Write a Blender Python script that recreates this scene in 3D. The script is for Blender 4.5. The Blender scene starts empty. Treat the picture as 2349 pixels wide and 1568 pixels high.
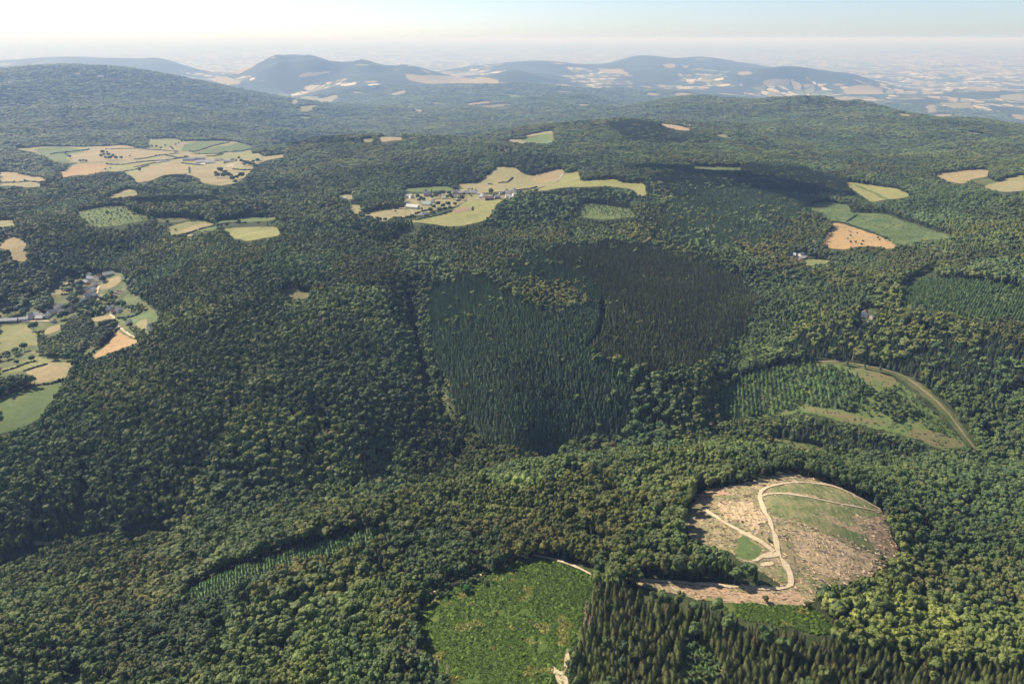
import bpy, bmesh, math, random
import numpy as np
from mathutils import Vector, Matrix
from mathutils.geometry import delaunay_2d_cdt

R = math.radians
random.seed(7)
rng = np.random.default_rng(11)
scn = bpy.context.scene

# ------------------------------------------------------------------ camera, sky, sun, exposure
CAM_Z = 1000.0
F_D, CX, CY = 1809.0, 1174.5, 784.0          # the photograph measured on a 2349 x 1568 sheet
PITCH = R(21.0)
cam_d = bpy.data.cameras.new('camera')
cam_d.sensor_fit = 'HORIZONTAL'; cam_d.sensor_width = 36.0
cam_d.lens = 36.0 * F_D / 2349.0
cam_d.clip_start = 1.0; cam_d.clip_end = 900000.0
cam = bpy.data.objects.new('camera', cam_d); scn.collection.objects.link(cam)
cam.location = (0, 0, CAM_Z); cam.rotation_euler = (R(90) - PITCH, 0, 0)
scn.camera = cam

SUN_EL, SUN_AZ = R(41.0), R(148.0)            # azimuth counter-clockwise from +X (view is +Y): sun on the left, a little ahead
sun_to = Vector((math.cos(SUN_AZ) * math.cos(SUN_EL), math.sin(SUN_AZ) * math.cos(SUN_EL), math.sin(SUN_EL)))
world = bpy.data.worlds.new('World'); scn.world = world; world.use_nodes = True
wn = world.node_tree; wn.nodes.clear()
sky = wn.nodes.new('ShaderNodeTexSky'); sky.sky_type = 'NISHITA'; sky.sun_disc = False
sky.sun_elevation = SUN_EL; sky.sun_rotation = R(90) - SUN_AZ
sky.altitude = 2500; sky.air_density = 0.7; sky.dust_density = 5.0; sky.ozone_density = 0.0
bgn = wn.nodes.new('ShaderNodeBackground'); bgn.inputs['Strength'].default_value = 0.082
won = wn.nodes.new('ShaderNodeOutputWorld')
wn.links.new(sky.outputs[0], bgn.inputs[0]); wn.links.new(bgn.outputs[0], won.inputs[0])
sun_d = bpy.data.lights.new('sun', 'SUN'); sun_d.energy = 4.2; sun_d.angle = R(0.5); sun_d.color = (1.0, 0.91, 0.77)
sun = bpy.data.objects.new('sun', sun_d); scn.collection.objects.link(sun)
sun.rotation_euler = sun_to.to_track_quat('Z', 'Y').to_euler()
scn.view_settings.view_transform = 'Standard'; scn.view_settings.look = 'None'
scn.view_settings.gamma = 1.0; scn.view_settings.use_curve_mapping = False
scn.view_settings.exposure = 0.97
cy = scn.cycles
cy.max_bounces = 4; cy.diffuse_bounces = 2; cy.glossy_bounces = 1; cy.transmission_bounces = 1
cy.volume_bounces = 0; cy.transparent_max_bounces = 4
cy.use_adaptive_sampling = True; cy.adaptive_threshold = 0.015
cy.use_denoising = True
cy.use_fast_gi = False
COL = scn.collection
# ------------------------------------------------------------------ the lie of the land
def ray(px, py):
    x = (np.asarray(px, float) - CX) / F_D; y = -(np.asarray(py, float) - CY) / F_D
    cp, sp = math.cos(PITCH), math.sin(PITCH)
    return x, cp + y * sp, -sp + y * cp
def project(x, y, z):
    cp, sp = math.cos(PITCH), math.sin(PITCH)
    dz = z - CAM_Z
    f = y * cp - dz * sp; u = y * sp + dz * cp
    f = np.where(f < 1, 1, f)
    return CX + F_D * x / f, CY - F_D * u / f, f

# heights read off the photograph: (sheet x, sheet y, ground height)
HP = [
 (0,1568,505),(150,1568,480),(320,1568,500),(600,1568,520),(900,1568,545),(1174,1568,560),(1400,1568,566),(1800,1568,560),(2100,1568,552),(2349,1568,545),
 (0,1430,480),(180,1420,463),(400,1400,490),(700,1420,520),(1000,1400,548),(1300,1400,562),(1600,1420,562),(1850,1400,562),(2100,1400,540),(2349,1400,525),
 (0,1310,434),(240,1255,437),(500,1290,470),(800,1240,500),(1000,1210,519),(1220,1280,554),(1450,1290,556),(1640,1300,560),(1780,1340,563),
 (1250,1180,543),(1100,1130,527),(1200,1075,517),(1000,1140,508),(850,1190,500),(650,1215,482),
 (1600,1150,556),(1580,1200,556),(1800,1200,573),(1800,1130,573),(1790,1090,566),(1920,1130,566),(2000,1200,562),(2060,1270,548),(1950,1320,556),(2150,1330,535),
 (1500,1150,545),(1400,1060,515),(1550,1050,526),(1680,1040,532),(1850,1060,545),(1980,1100,540),(2200,1200,508),(2349,1250,508),(2349,1080,484),(2150,1090,500),
 (200,1228,430),(420,1212,434),(1000,1092,447),(1250,1048,457),(1450,1015,464),(1640,995,470),(1760,1000,470),(1900,1020,478),(2100,1040,480),(2250,1040,484),
 (0,1150,460),(0,1000,487),(60,930,495),(130,1070,468),(195,1150,452),(210,1050,474),(320,1120,462),(500,1150,456),(700,1150,450),(850,1130,448),
 (300,1000,497),(420,900,522),(360,800,530),(170,880,498),(110,850,495),(60,780,486),(200,680,490),(50,740,480),(250,640,500),(290,590,512),(270,790,505),
 (330,700,520),(400,640,545),(380,560,548),(100,620,508),(150,560,540),(40,580,535),(60,520,545),(180,530,556),(280,540,552),
 (500,800,536),(520,700,556),(520,1000,496),(500,620,570),(430,520,558),(580,535,570),(640,528,576),
 (700,600,582),(700,700,566),(700,800,540),(700,900,514),(700,1000,488),(850,850,522),(850,950,495),(860,700,562),(850,600,582),
 (950,900,494),(925,760,530),(1020,1000,466),(945,690,550),(1000,620,575),
 (1200,1000,478),(1200,900,508),(1200,800,540),(1200,700,566),(1130,630,580),(1400,700,566),(1400,850,528),(1450,950,490),(1450,600,582),(1560,700,558),(1600,850,520),(1620,940,488),
 (1645,900,498),(1700,780,508),(1730,690,526),(1800,620,534),(1860,585,534),(1820,700,540),(1900,790,527),(1850,850,504),(1720,900,485),(1900,900,500),(2060,900,508),(2100,1000,490),(1950,970,485),(2220,960,500),
 (2349,920,520),(2349,800,548),(2100,800,535),(2000,720,550),(2200,700,575),(2349,650,598),(2100,620,575),(2349,550,612),(2120,550,568),(1980,545,553),
 (1960,500,552),(1880,480,550),(2000,440,562),(2120,500,574),(2220,480,592),(2349,450,610),
 (1000,500,574),(1070,480,572),(880,490,571),(1000,440,576),(1200,415,584),(1350,420,594),(1130,395,590),(1300,470,592),(1240,520,587),(1400,520,589),(1500,560,580),(1620,500,580),(1650,600,560),(1760,540,553),(1660,440,588),(1600,380,610),(1760,400,586),(1820,450,568),(1480,470,592),(1480,400,610),
 (1430,278,660),(1300,295,640),(1220,325,600),(1100,370,605),(1350,350,630),(1550,320,630),
 (720,327,604),(900,337,610),(1020,365,604),(850,400,590),(650,400,568),(600,440,558),(780,445,566),(560,385,548),
 (300,470,548),(130,440,536),(470,510,560),(350,420,532),(200,480,548),(0,470,540),(480,470,552),
 (400,370,525),(450,335,540),(250,350,532),(100,350,532),(40,410,525),(560,350,536),(600,330,540),
 (300,318,548),(100,322,552),(500,300,556),(0,330,552),(640,290,535),
 (0,167,770),(80,155,795),(160,150,800),(300,160,783),(400,176,745),(500,202,688),(580,232,632),(650,262,575),(0,240,655),(160,240,650),(330,240,645),(480,250,605),
 (690,250,450),(740,205,470),(640,128,785),(672,141,745),(702,127,785),(560,165,600),(780,178,600),(1160,192,596),(900,240,515),(800,283,508),(1000,270,533),(880,310,520),
 (1290,216,600),(1100,240,540),(1300,260,560),(1050,215,560),(1200,290,560),(1420,205,520),
 (2200,200,455),(1820,200,450),(2000,215,425),(2250,262,395),(1600,188,500),(1660,213,465),(1300,160,560),(1500,160,590),(1700,170,560),(2349,230,385),
 (1480,242,612),(1540,228,645),(1600,225,655),(1750,233,650),(1880,238,655),(2000,247,655),(2100,267,640),(2200,287,630),(2349,293,628),
 (1800,300,602),(2000,330,597),(1700,350,588),(1900,370,578),(2200,400,590),(2349,350,610),(1560,292,612),(2100,330,600),
]
# ground the camera cannot see: (sheet x, distance, height)
HH = [(200,8500,520),(500,7500,500),(0,9000,540),(300,16000,400),(720,3800,520),(950,3750,525),
 (1430,4250,560),(1600,5900,430),(1850,5400,440),(2050,5100,430),(2250,4700,430),(1550,4400,570),(640,13500,420),(900,13500,420),(1450,17500,380),(1700,17000,370),
 (1200,900,470),(1000,860,462),(1600,960,468),(1850,930,490),(700,900,445),(1290,7200,480)]
for sx in range(-400, 2900, 300):
    for d, z in ((33000, -90), (45000, -10), (60000, 120), (80000, 270), (110000, 430), (230000, 690)):
        HH.append((sx, d, z))
cpx, cpy, cpz = [], [], []
def stretch(t):
    u_ = min(max((t - 2000) / 4000, 0), 1); return 1 + .8 * u_ * u_ * (3 - 2 * u_)
# far skylines: (distance, drop behind, [(sheet x, sheet y), ...])
SKY = [(10000, 170, [(560,160),(600,144),(640,128),(672,140),(702,127),(745,138),(786,148),(810,143),(831,138),(865,144),(896,153),(920,145),(950,150),(985,160),(1036,172)]),
 (9300, 110, [(1118,175),(1150,166),(1180,161),(1224,172)]), (13000, 200, [(1026,160),(1087,151),(1173,143),(1241,138),(1292,142),(1395,146)]),
 (13500, 200, [(1450,134),(1491,132),(1560,133),(1601,129.5),(1645,133),(1700,144),(1747,153)]), (10500, 120, [(1769,157),(1809,152),(1838,157),(1890,163),(1948,169),(2003,183),(2061,200)]),
 (12200, 120, [(0,139),(80,134),(190,131),(300,134),(360,131),(400,142),(430,152)])]
for t0, drop, crest in SKY:
    for px, py in crest:
        x, y, dz = ray(px, py); t = t0 * stretch(t0); HP_extra = (x * t, y * t, CAM_Z + dz * t)
        cpx.append(HP_extra[0]); cpy.append(HP_extra[1]); cpz.append(HP_extra[2])
    for px, py in crest[::2]:
        x, y, dz = ray(px, py); t = t0 * stretch(t0); tb = t * 1.14
        cpx.append(x * tb); cpy.append(y * tb); cpz.append(CAM_Z + dz * t - drop)
    for px, py in crest:
        for kf, dd in ((.93, 85), (1.055, 70), (1.2, 190 if t0 < 12500 else 240)):
            x, y, dz = ray(px, py); t = t0 * stretch(t0); tb = t * kf
            cpx.append(x * tb); cpy.append(y * tb); cpz.append(CAM_Z + dz * t - dd)
for px, py, z in HP:
    if z < 472 and 980 < py < 1330: z -= (472 - z) * (.5 if px > 600 else .2)
    x, y, dz = ray(px, py); t = (z - CAM_Z) / dz; t *= stretch(t); z = CAM_Z + dz * t
    cpx.append(x * t); cpy.append(y * t); cpz.append(z)
for px, d, z in HH:
    if d < 19000: k_ = stretch(d); d *= k_; z = CAM_Z + (z - CAM_Z) * k_
    a = math.atan2((px - CX) / F_D, math.cos(PITCH) + 0.3 * math.sin(PITCH))
    cpx.append(d * math.sin(a)); cpy.append(d * math.cos(a)); cpz.append(z)
for a in (-1.0, -0.5, 0, 0.5, 1.0):
    for d, z in ((60, 560), (250, 560)):
        cpx.append(d * math.sin(a)); cpy.append(d * math.cos(a)); cpz.append(z if d < 100 or abs(a) < .6 else 540)
cpx, cpy, cpz = map(np.array, (cpx, cpy, cpz))
P = np.stack([np.arctan2(cpx, cpy), np.log(np.hypot(cpx, cpy))], 1)
def tpsk(d2): return np.where(d2 > 1e-12, 0.5 * d2 * np.log(d2 + 1e-30), 0.0)
n = len(P)
K = tpsk(((P[:, None] - P[None]) ** 2).sum(2)) + np.eye(n) * 1e-6
Q = np.concatenate([np.ones((n, 1)), P], 1)
A = np.block([[K, Q], [Q.T, np.zeros((3, 3))]])
W = np.linalg.solve(A, np.concatenate([cpz, np.zeros(3)]))

def hash2(i, j, s):
    h = (i.astype(np.int64) * 374761393 + j.astype(np.int64) * 668265263 + s * 1442695041) & 0x7fffffff
    h = ((h ^ (h >> 13)) * 1274126177) & 0x7fffffff
    return ((h ^ (h >> 16)) & 0xffff) / 65535.0
def vnoise(x, y, s=0):
    i = np.floor(x); j = np.floor(y); u = x - i; v = y - j
    u = u * u * u * (u * (6 * u - 15) + 10); v = v * v * v * (v * (6 * v - 15) + 10)
    return ((hash2(i, j, s) * (1 - u) + hash2(i + 1, j, s) * u) * (1 - v) + (hash2(i, j + 1, s) * (1 - u) + hash2(i + 1, j + 1, s) * u) * v) * 2 - 1
def fbm(x, y, s=0, o=3):
    a, r_, f = 1.0, 0.0, 1.0
    for k in range(o):
        r_ = r_ + a * vnoise(x * f, y * f, s + k); a *= .5; f *= 2.03
    return r_

R0, R1, NR = 120.0, 230000.0, 860
TH_F = np.linspace(-0.80, 0.80, 330)
TH = np.concatenate([np.linspace(-math.pi, -0.80, 34)[:-1], TH_F, np.linspace(0.80, math.pi, 34)[1:-1]])
LR = np.linspace(math.log(R0), math.log(R1), NR)
RR = np.exp(LR)
def height_raw(th, lr):
    thc = np.clip(th, -0.8, 0.8)
    out = np.empty(th.shape)
    for k in range(0, th.size, 20000):
        a, b = thc.ravel()[k:k + 20000], lr.ravel()[k:k + 20000]
        d2 = (a[:, None] - P[None, :, 0]) ** 2 + (b[:, None] - P[None, :, 1]) ** 2
        out.ravel()[k:k + 20000] = tpsk(d2) @ W[:n] + W[n] + a * W[n + 1] + b * W[n + 2]
    return out
TT, LL = np.meshgrid(TH, LR)
XX, YY = np.exp(LL) * np.sin(TT), np.exp(LL) * np.cos(TT)
nf = len(TH_F); ia = 33
HZ = np.empty_like(TT)
HZ[:, ia:ia + nf] = height_raw(TT[:, ia:ia + nf].copy(), LL[:, ia:ia + nf].copy())
gen = np.interp(LL, np.log([120, 1000, 3000, 9000, 22000, 110000, 230000]), [560, 520, 530, 400, -20, 420, 690])
HZ[:, :ia] = HZ[:, [ia]]; HZ[:, ia + nf:] = HZ[:, [ia + nf - 1]]
wb = np.clip((np.abs(TT) - 0.8) / 0.7, 0, 1); wb = wb * wb * (3 - 2 * wb)
HZ = HZ * (1 - wb) + gen * wb
RAD = np.exp(LL)
near = np.clip((13000 - RAD) / 7000, 0, 1); far = 1 - near
HZ += near * np.clip(RAD / 1500, .15, 1) * (9.0 * fbm(XX / 280, YY / 280, 3, 3))
HZ += np.clip((RAD - 2500) / 1500, 0, 1) * np.clip((12000 - RAD) / 4000, 0, 1) * 25 * fbm(XX / 720, YY / 720, 77, 2)
HZ += far * np.clip((40000 - RAD) / 16000, .3, 1) * (26 * fbm(XX / 1300, YY / 1300, 9, 4))
plain = np.clip((RAD - 24000) / 8000, 0, 1) * np.clip((80000 - RAD) / 25000, 0, 1)
HZ += plain * 60 * np.maximum(fbm(XX / 6500, YY / 6500, 21, 3), -.2)
# undulations of the near wooded slopes, calmer on the open land
QX, QY, _q = project(XX, YY, HZ)
def soft_box(x0, x1, y0, y1, s):
    return 1 / (1 + np.exp(-(QX - x0) / s)) / (1 + np.exp((QX - x1) / s)) / (1 + np.exp(-(QY - y0) / s)) / (1 + np.exp((QY - y1) / s))
wood_w = soft_box(-300, 2700, 555, 1480, 25) * (1 - soft_box(-300, 340, 590, 1000, 20)) * (1 - soft_box(1560, 2075, 1075, 1400, 18)) * (1 - soft_box(950, 1370, 1280, 1700, 18)) * (1 - soft_box(1640, 2230, 825, 1040, 18)) * (YY > 0)
HZ += wood_w * 6.0 * fbm(XX / 115, YY / 115, 51, 2) * np.clip(RAD / 900, .6, 1)

HZ = np.maximum(HZ, -250)
dL = LR[1] - LR[0]
def height(x, y):
    x = np.asarray(x, float); y = np.asarray(y, float)
    th = np.arctan2(x, y); lr = np.log(np.maximum(np.hypot(x, y), R0 * 1.001))
    fi = np.interp(th, TH, np.arange(len(TH))); i = np.clip(fi.astype(int), 0, len(TH) - 2); u = fi - i
    fj = (lr - LR[0]) / dL; j = np.clip(fj.astype(int), 0, NR - 2); v = np.clip(fj - j, 0, 1)
    return (HZ[j, i] * (1 - u) + HZ[j, i + 1] * u) * (1 - v) + (HZ[j + 1, i] * (1 - u) + HZ[j + 1, i + 1] * u) * v
TSTEP = np.geomspace(250, 90000, 1500)
def unproject(pts):
    """where the lines of sight of sheet points meet the ground"""
    pts = np.asarray(pts, float)
    x, y, z = ray(pts[:, 0], pts[:, 1])
    tl = np.empty(len(pts)); th_ = np.empty(len(pts))
    for k in range(0, len(pts), 400):
        sl = slice(k, k + 400)
        b = (CAM_Z + z[sl, None] * TSTEP) < height(x[sl, None] * TSTEP, y[sl, None] * TSTEP)
        i = np.where(b.any(1), b.argmax(1), len(TSTEP) - 1)
        th_[sl] = TSTEP[i]; tl[sl] = TSTEP[np.maximum(i - 1, 0)]
    for _ in range(14):
        m = (tl + th_) / 2; b = (CAM_Z + z * m) < height(x * m, y * m)
        th_ = np.where(b, m, th_); tl = np.where(b, tl, m)
    return np.stack([x * th_, y * th_], 1)

# gullies cut into the wooded slopes: (depth, half width, sheet line)
GULLY = [(16, 26, [(945,690),(958,780),(982,880),(1010,960),(1045,1040)]), (9, 18, [(203,1060),(202,1150),(188,1215)]), (11, 18, [(560,815),(552,890),(545,950),(490,1020),(455,1080)]), (10, 20, [(1640,1000),(1650,920),(1690,820),(1715,720)]),
 (12, 20, [(1382,1060),(1400,1090),(1420,1140)]), (9, 16, [(740,1120),(720,1040),(740,960)]), (9, 16, [(870,1110),(880,1030),(860,960)]), (8, 22, [(0,1305),(80,1270),(180,1232),(300,1225),(420,1213)]), (9, 18, [(330,1110),(300,1040),(330,960)]), (10, 22, [(620,1520),(720,1440),(800,1370),(900,1320)]), (9, 20, [(1250,1040),(1330,1010),(1420,1000)])]
cut = np.zeros_like(HZ)
for dep, hw, line in GULLY:
    w_ = unproject(line); dn = np.concatenate([np.linspace(a, b, 14) for a, b in zip(w_[:-1], w_[1:])])
    m = (XX > dn[:, 0].min() - 90) & (XX < dn[:, 0].max() + 90) & (YY > dn[:, 1].min() - 90) & (YY < dn[:, 1].max() + 90)
    d2 = ((XX[m][:, None] - dn[None, :, 0]) ** 2 + (YY[m][:, None] - dn[None, :, 1]) ** 2).min(1)
    cut[m] = np.maximum(cut[m], dep * np.exp(-d2 / (hw * hw)))
HZ -= cut
# ------------------------------------------------------------------ materials
def new_mat(name):
    m = bpy.data.materials.new(name); m.use_nodes = True
    nt = m.node_tree; b = nt.nodes['Principled BSDF']
    b.inputs['Roughness'].default_value = 0.85
    b.inputs['Specular IOR Level'].default_value = 0.15
    return m, nt, b
def N(nt, typ, **kw):
    nd = nt.nodes.new(typ)
    for k, v in kw.items():
        if k in nd.inputs: nd.inputs[k].default_value = v
        else: setattr(nd, k, v)
    return nd
def geo_pos(nt): return N(nt, 'ShaderNodeNewGeometry').outputs['Position']
def noise(nt, scale, detail=3.0, vec=None, rough=0.6):
    nd = N(nt, 'ShaderNodeTexNoise', Scale=scale, Detail=detail, Roughness=rough)
    nt.links.new(vec if vec is not None else geo_pos(nt), nd.inputs['Vector'])
    return nd.outputs['Fac']
def ramp(nt, fac, stops):
    r = N(nt, 'ShaderNodeValToRGB')
    e = r.color_ramp.elements
    while len(e) < len(stops): e.new(0.5)
    for el, (p, c) in zip(e, stops):
        el.position = p; el.color = c if len(c) == 4 else (*c, 1)
    nt.links.new(fac, r.inputs[0]); return r.outputs[0]
def mix(nt, fac, a, b, mode='MIX'):
    m = N(nt, 'ShaderNodeMix'); m.data_type = 'RGBA'; m.blend_type = mode
    for sock, v in ((m.inputs['Factor'], fac), (m.inputs[6], a), (m.inputs[7], b)):
        if isinstance(v, (int, float)): sock.default_value = v
        elif isinstance(v, tuple): sock.default_value = (*v, 1)
        else: nt.links.new(v, sock)
    return m.outputs[2]
def scaled_vec(nt, sc, rot=0.0):
    mp = N(nt, 'ShaderNodeMapping'); mp.inputs['Scale'].default_value = sc; mp.inputs['Rotation'].default_value = (0, 0, rot)
    nt.links.new(geo_pos(nt), mp.inputs['Vector']); return mp.outputs[0]
def bump(nt, b, h, dist, strength=1.0):
    bm_ = N(nt, 'ShaderNodeBump', Distance=dist, Strength=strength)
    nt.links.new(h, bm_.inputs['Height']); nt.links.new(bm_.outputs[0], b.inputs['Normal'])

def ground_material():
    m, nt, b = new_mat('ground')
    farm = N(nt, 'ShaderNodeAttribute', attribute_name='farmland').outputs['Fac']
    farw = N(nt, 'ShaderNodeAttribute', attribute_name='farwood').outputs['Fac']
    near_c = ramp(nt, noise(nt, 0.05, 4), [(.3, (.022, .028, .012)), (.55, (.05, .065, .022)), (.75, (.085, .085, .04))])
    wood = ramp(nt, noise(nt, 0.02, 5, rough=.75), [(.3, (.016, .026, .012)), (.5, (.034, .052, .02)), (.72, (.06, .078, .028))])
    wood2 = mix(nt, ramp(nt, noise(nt, 0.0016, 3), [(.42, (0, 0, 0)), (.6, (1, 1, 1))]), wood, (.03, .036, .018))
    base = mix(nt, farw, near_c, wood2)
    # field mosaic of the plain
    vv = N(nt, 'ShaderNodeVectorMath', operation='ADD')
    nz = N(nt, 'ShaderNodeTexNoise', Scale=0.003, Detail=2.0); nt.links.new(geo_pos(nt), nz.inputs['Vector'])
    sc_ = N(nt, 'ShaderNodeVectorMath', operation='SCALE'); sc_.inputs['Scale'].default_value = 160.0
    nt.links.new(nz.outputs['Color'], sc_.inputs[0]); nt.links.new(geo_pos(nt), vv.inputs[0]); nt.links.new(sc_.outputs[0], vv.inputs[1])
    fl = N(nt, 'ShaderNodeVectorMath', operation='MULTIPLY'); fl.inputs[1].default_value = (1, 1, 0); nt.links.new(vv.outputs[0], fl.inputs[0])
    vor = N(nt, 'ShaderNodeTexVoronoi', Scale=0.0040); nt.links.new(fl.outputs[0], vor.inputs['Vector'])
    sep = N(nt, 'ShaderNodeSeparateColor'); nt.links.new(vor.outputs['Color'], sep.inputs[0])
    fields = ramp(nt, sep.outputs[0], [(.0, (.05, .07, .03)), (.28, (.06, .085, .035)), (.3, (.13, .16, .06)), (.48, (.2, .2, .09)), (.5, (.38, .29, .15)), (.75, (.52, .42, .25)), (.9, (.6, .5, .34))])
    vore = N(nt, 'ShaderNodeTexVoronoi', Scale=0.0040, feature='DISTANCE_TO_EDGE'); nt.links.new(fl.outputs[0], vore.inputs['Vector'])
    hedge = ramp(nt, vore.outputs['Distance'], [(.05, (1, 1, 1)), (.085, (0, 0, 0))])
    fields = mix(nt, hedge, fields, (.03, .045, .02))
    # woods cover part of the farmland, less where the farmland attribute is high
    wn_ = noise(nt, 0.00075, 5, rough=.62)
    sub = N(nt, 'ShaderNodeMath', operation='SUBTRACT'); nt.links.new(farm, sub.inputs[0])
    inv = N(nt, 'ShaderNodeMath', operation='MULTIPLY'); nt.links.new(wn_, inv.inputs[0]); inv.inputs[1].default_value = 1.0
    nt.links.new(inv.outputs[0], sub.inputs[1])
    fm = N(nt, 'ShaderNodeMath', operation='MULTIPLY', use_clamp=True); nt.links.new(sub.outputs[0], fm.inputs[0]); fm.inputs[1].default_value = 60.0
    col = mix(nt, fm.outputs[0], base, fields)
    nt.links.new(col, b.inputs['Base Color'])
    bump(nt, b, noise(nt, 0.045, 4, rough=.7), 9.0, 0.6)
    return m
MAT = {'ground': ground_material()}

def field_material(key, c1, c2, c3, s=0.012, stripe=None, bumpd=0.25, fine=None):
    m, nt, b = new_mat(key)
    dim = lambda q: tuple(v * .74 for v in q)
    c1, c2, c3 = dim(c1), dim(c2), dim(c3)
    c = ramp(nt, noise(nt, s, 5, rough=.62), [(.32, c1), (.5, c2), (.68, c3)])
    f = noise(nt, fine or .12, 5, rough=.75)
    c = mix(nt, 0.85, c, ramp(nt, f, [(.3, (.62, .66, .6)), (.5, (1, 1, 1)), (.7, (1.25, 1.2, 1.15))]), 'MULTIPLY')
    if stripe:
        ang, per, col, amt = stripe
        mp = scaled_vec(nt, (1.0 / per, 1.0 / per / 7.0, 0), ang)
        k = N(nt, 'ShaderNodeMath', operation='MULTIPLY'); k.inputs[1].default_value = amt
        nt.links.new(ramp(nt, noise(nt, 2.2, 4, mp, .7), [(.46, (0, 0, 0)), (.6, (1, 1, 1))]), k.inputs[0])
        c = mix(nt, k.outputs[0], c, col)
    nt.links.new(c, b.inputs['Base Color'])
    bump(nt, b, f, bumpd, .6)
    MAT[key] = m
field_material('tan', (.30, .26, .125), (.35, .30, .15), (.27, .27, .115), stripe=(.5, 17, (.20, .185, .085), .5))
field_material('dry', (.34, .27, .135), (.40, .31, .16), (.31, .28, .13), stripe=(1.0, 15, (.22, .18, .09), .45))
field_material('orange', (.42, .27, .125), (.47, .31, .15), (.37, .28, .135))
field_material('pale_green', (.21, .235, .085), (.26, .265, .10), (.31, .275, .13), stripe=(.8, 16, (.15, .16, .06), .4))
field_material('green', (.115, .17, .055), (.15, .20, .065), (.20, .21, .085), stripe=(1.3, 14, (.10, .14, .05), .4))
field_material('meadow_green', (.095, .15, .05), (.13, .18, .055), (.26, .22, .10), s=.008)
field_material('yellow', (.27, .27, .09), (.33, .31, .115), (.23, .25, .085), stripe=(.3, 14, (.19, .20, .07), .4))
field_material('olive', (.075, .105, .036), (.12, .14, .05), (.19, .17, .075), s=.03, fine=.3)
field_material('scrub', (.10, .155, .045), (.15, .20, .062), (.21, .225, .085), s=.05, fine=.3)
field_material('heath', (.17, .165, .07), (.23, .20, .09), (.15, .19, .065), s=.03, fine=.3)
field_material('bracken', (.075, .13, .022), (.10, .15, .03), (.15, .175, .045), s=.03, fine=.35)
field_material('clearcut', (.17, .19, .075), (.36, .30, .155), (.56, .41, .24), s=.06, fine=.45, stripe=(1.15, 5, (.12, .12, .055), .7))
field_material('cut_green', (.10, .155, .045), (.16, .20, .07), (.36, .31, .155), s=.055, fine=.45, stripe=(1.2, 5, (.30, .25, .14), .5))
field_material('cut_bare', (.50, .345, .20), (.72, .53, .33), (.34, .27, .145), s=.08, fine=.5, stripe=(1.25, 4, (.16, .14, .075), .75))
field_material('cut_reddish', (.46, .295, .185), (.56, .375, .24), (.27, .22, .115), s=.08, fine=.5, stripe=(1.2, 4, (.2, .17, .09), .6))
field_material('track_pale', (.58, .46, .30), (.70, .57, .38), (.54, .43, .28), s=.08, fine=.5)
field_material('track_dull', (.26, .215, .125), (.32, .26, .155), (.21, .20, .10), s=.08, fine=.5)
field_material('gravel', (.42, .35, .24), (.5, .42, .3), (.36, .31, .2), s=.05, fine=.4)
field_material('plot', (.24, .16, .11), (.30, .19, .13), (.2, .16, .09), s=.1, stripe=(.1, 3.2, (.4, .3, .2), .7))
field_material('garden', (.075, .11, .036), (.13, .155, .055), (.24, .22, .10), s=.035, fine=.25)
field_material('row_green', (.10, .15, .055), (.14, .19, .065), (.20, .22, .085), s=.02, stripe=(1.25, 16, (.05, .085, .035), .6))

# ------------------------------------------------------------------ the ground sheet
def build_ground():
    nt_, nr_ = len(TH), NR
    verts = np.stack([XX.ravel(), YY.ravel(), HZ.ravel()], 1)
    verts = np.concatenate([verts, [[0, 0, float(HZ[0].mean())]]])
    j, i = np.meshgrid(np.arange(nr_ - 1), np.arange(nt_), indexing='ij')
    i2 = (i + 1) % nt_
    quads = np.stack([j * nt_ + i, (j + 1) * nt_ + i, (j + 1) * nt_ + i2, j * nt_ + i2], -1).reshape(-1, 4)
    ctr = len(verts) - 1; k = np.arange(nt_)
    tris = np.stack([np.full(nt_, ctr), k, (k + 1) % nt_], 1)
    me = bpy.data.meshes.new('ground')
    me.vertices.add(len(verts)); me.vertices.foreach_set('co', verts.astype(np.float32).ravel())
    loops = np.concatenate([quads.ravel(), tris.ravel()]).astype(np.int32)
    me.loops.add(len(loops)); me.loops.foreach_set('vertex_index', loops)
    ls = np.concatenate([np.arange(len(quads)) * 4, len(quads) * 4 + np.arange(nt_) * 3]).astype(np.int32)
    me.polygons.add(len(ls)); me.polygons.foreach_set('loop_start', ls)
    me.update(calc_edges=True); me.validate()
    me.polygons.foreach_set('use_smooth', np.ones(len(me.polygons), bool))
    r = np.hypot(verts[:, 0], verts[:, 1]); z = verts[:, 2]
    low = np.clip((300 - z) / 260, 0, 1)
    farm = np.interp(r, [0, 8800, 10500, 15500, 24000, 31000, 230000], [0, 0, .40, .46, .49, .56, .60]) * 1.0
    farm = np.where(r > 8800, farm * (.80 + .20 * low) + .05 * low, 0)
    at = me.attributes.new('farmland', 'FLOAT', 'POINT'); at.data.foreach_set('value', farm.astype(np.float32))
    at = me.attributes.new('farwood', 'FLOAT', 'POINT'); at.data.foreach_set('value', np.clip((r - 8000) / 4000, 0, 1).astype(np.float32))
    me.materials.append(MAT['ground'])
    o = bpy.data.objects.new('ground', me); COL.objects.link(o); o['kind'] = 'structure'
    return o
ground = build_ground()

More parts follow.
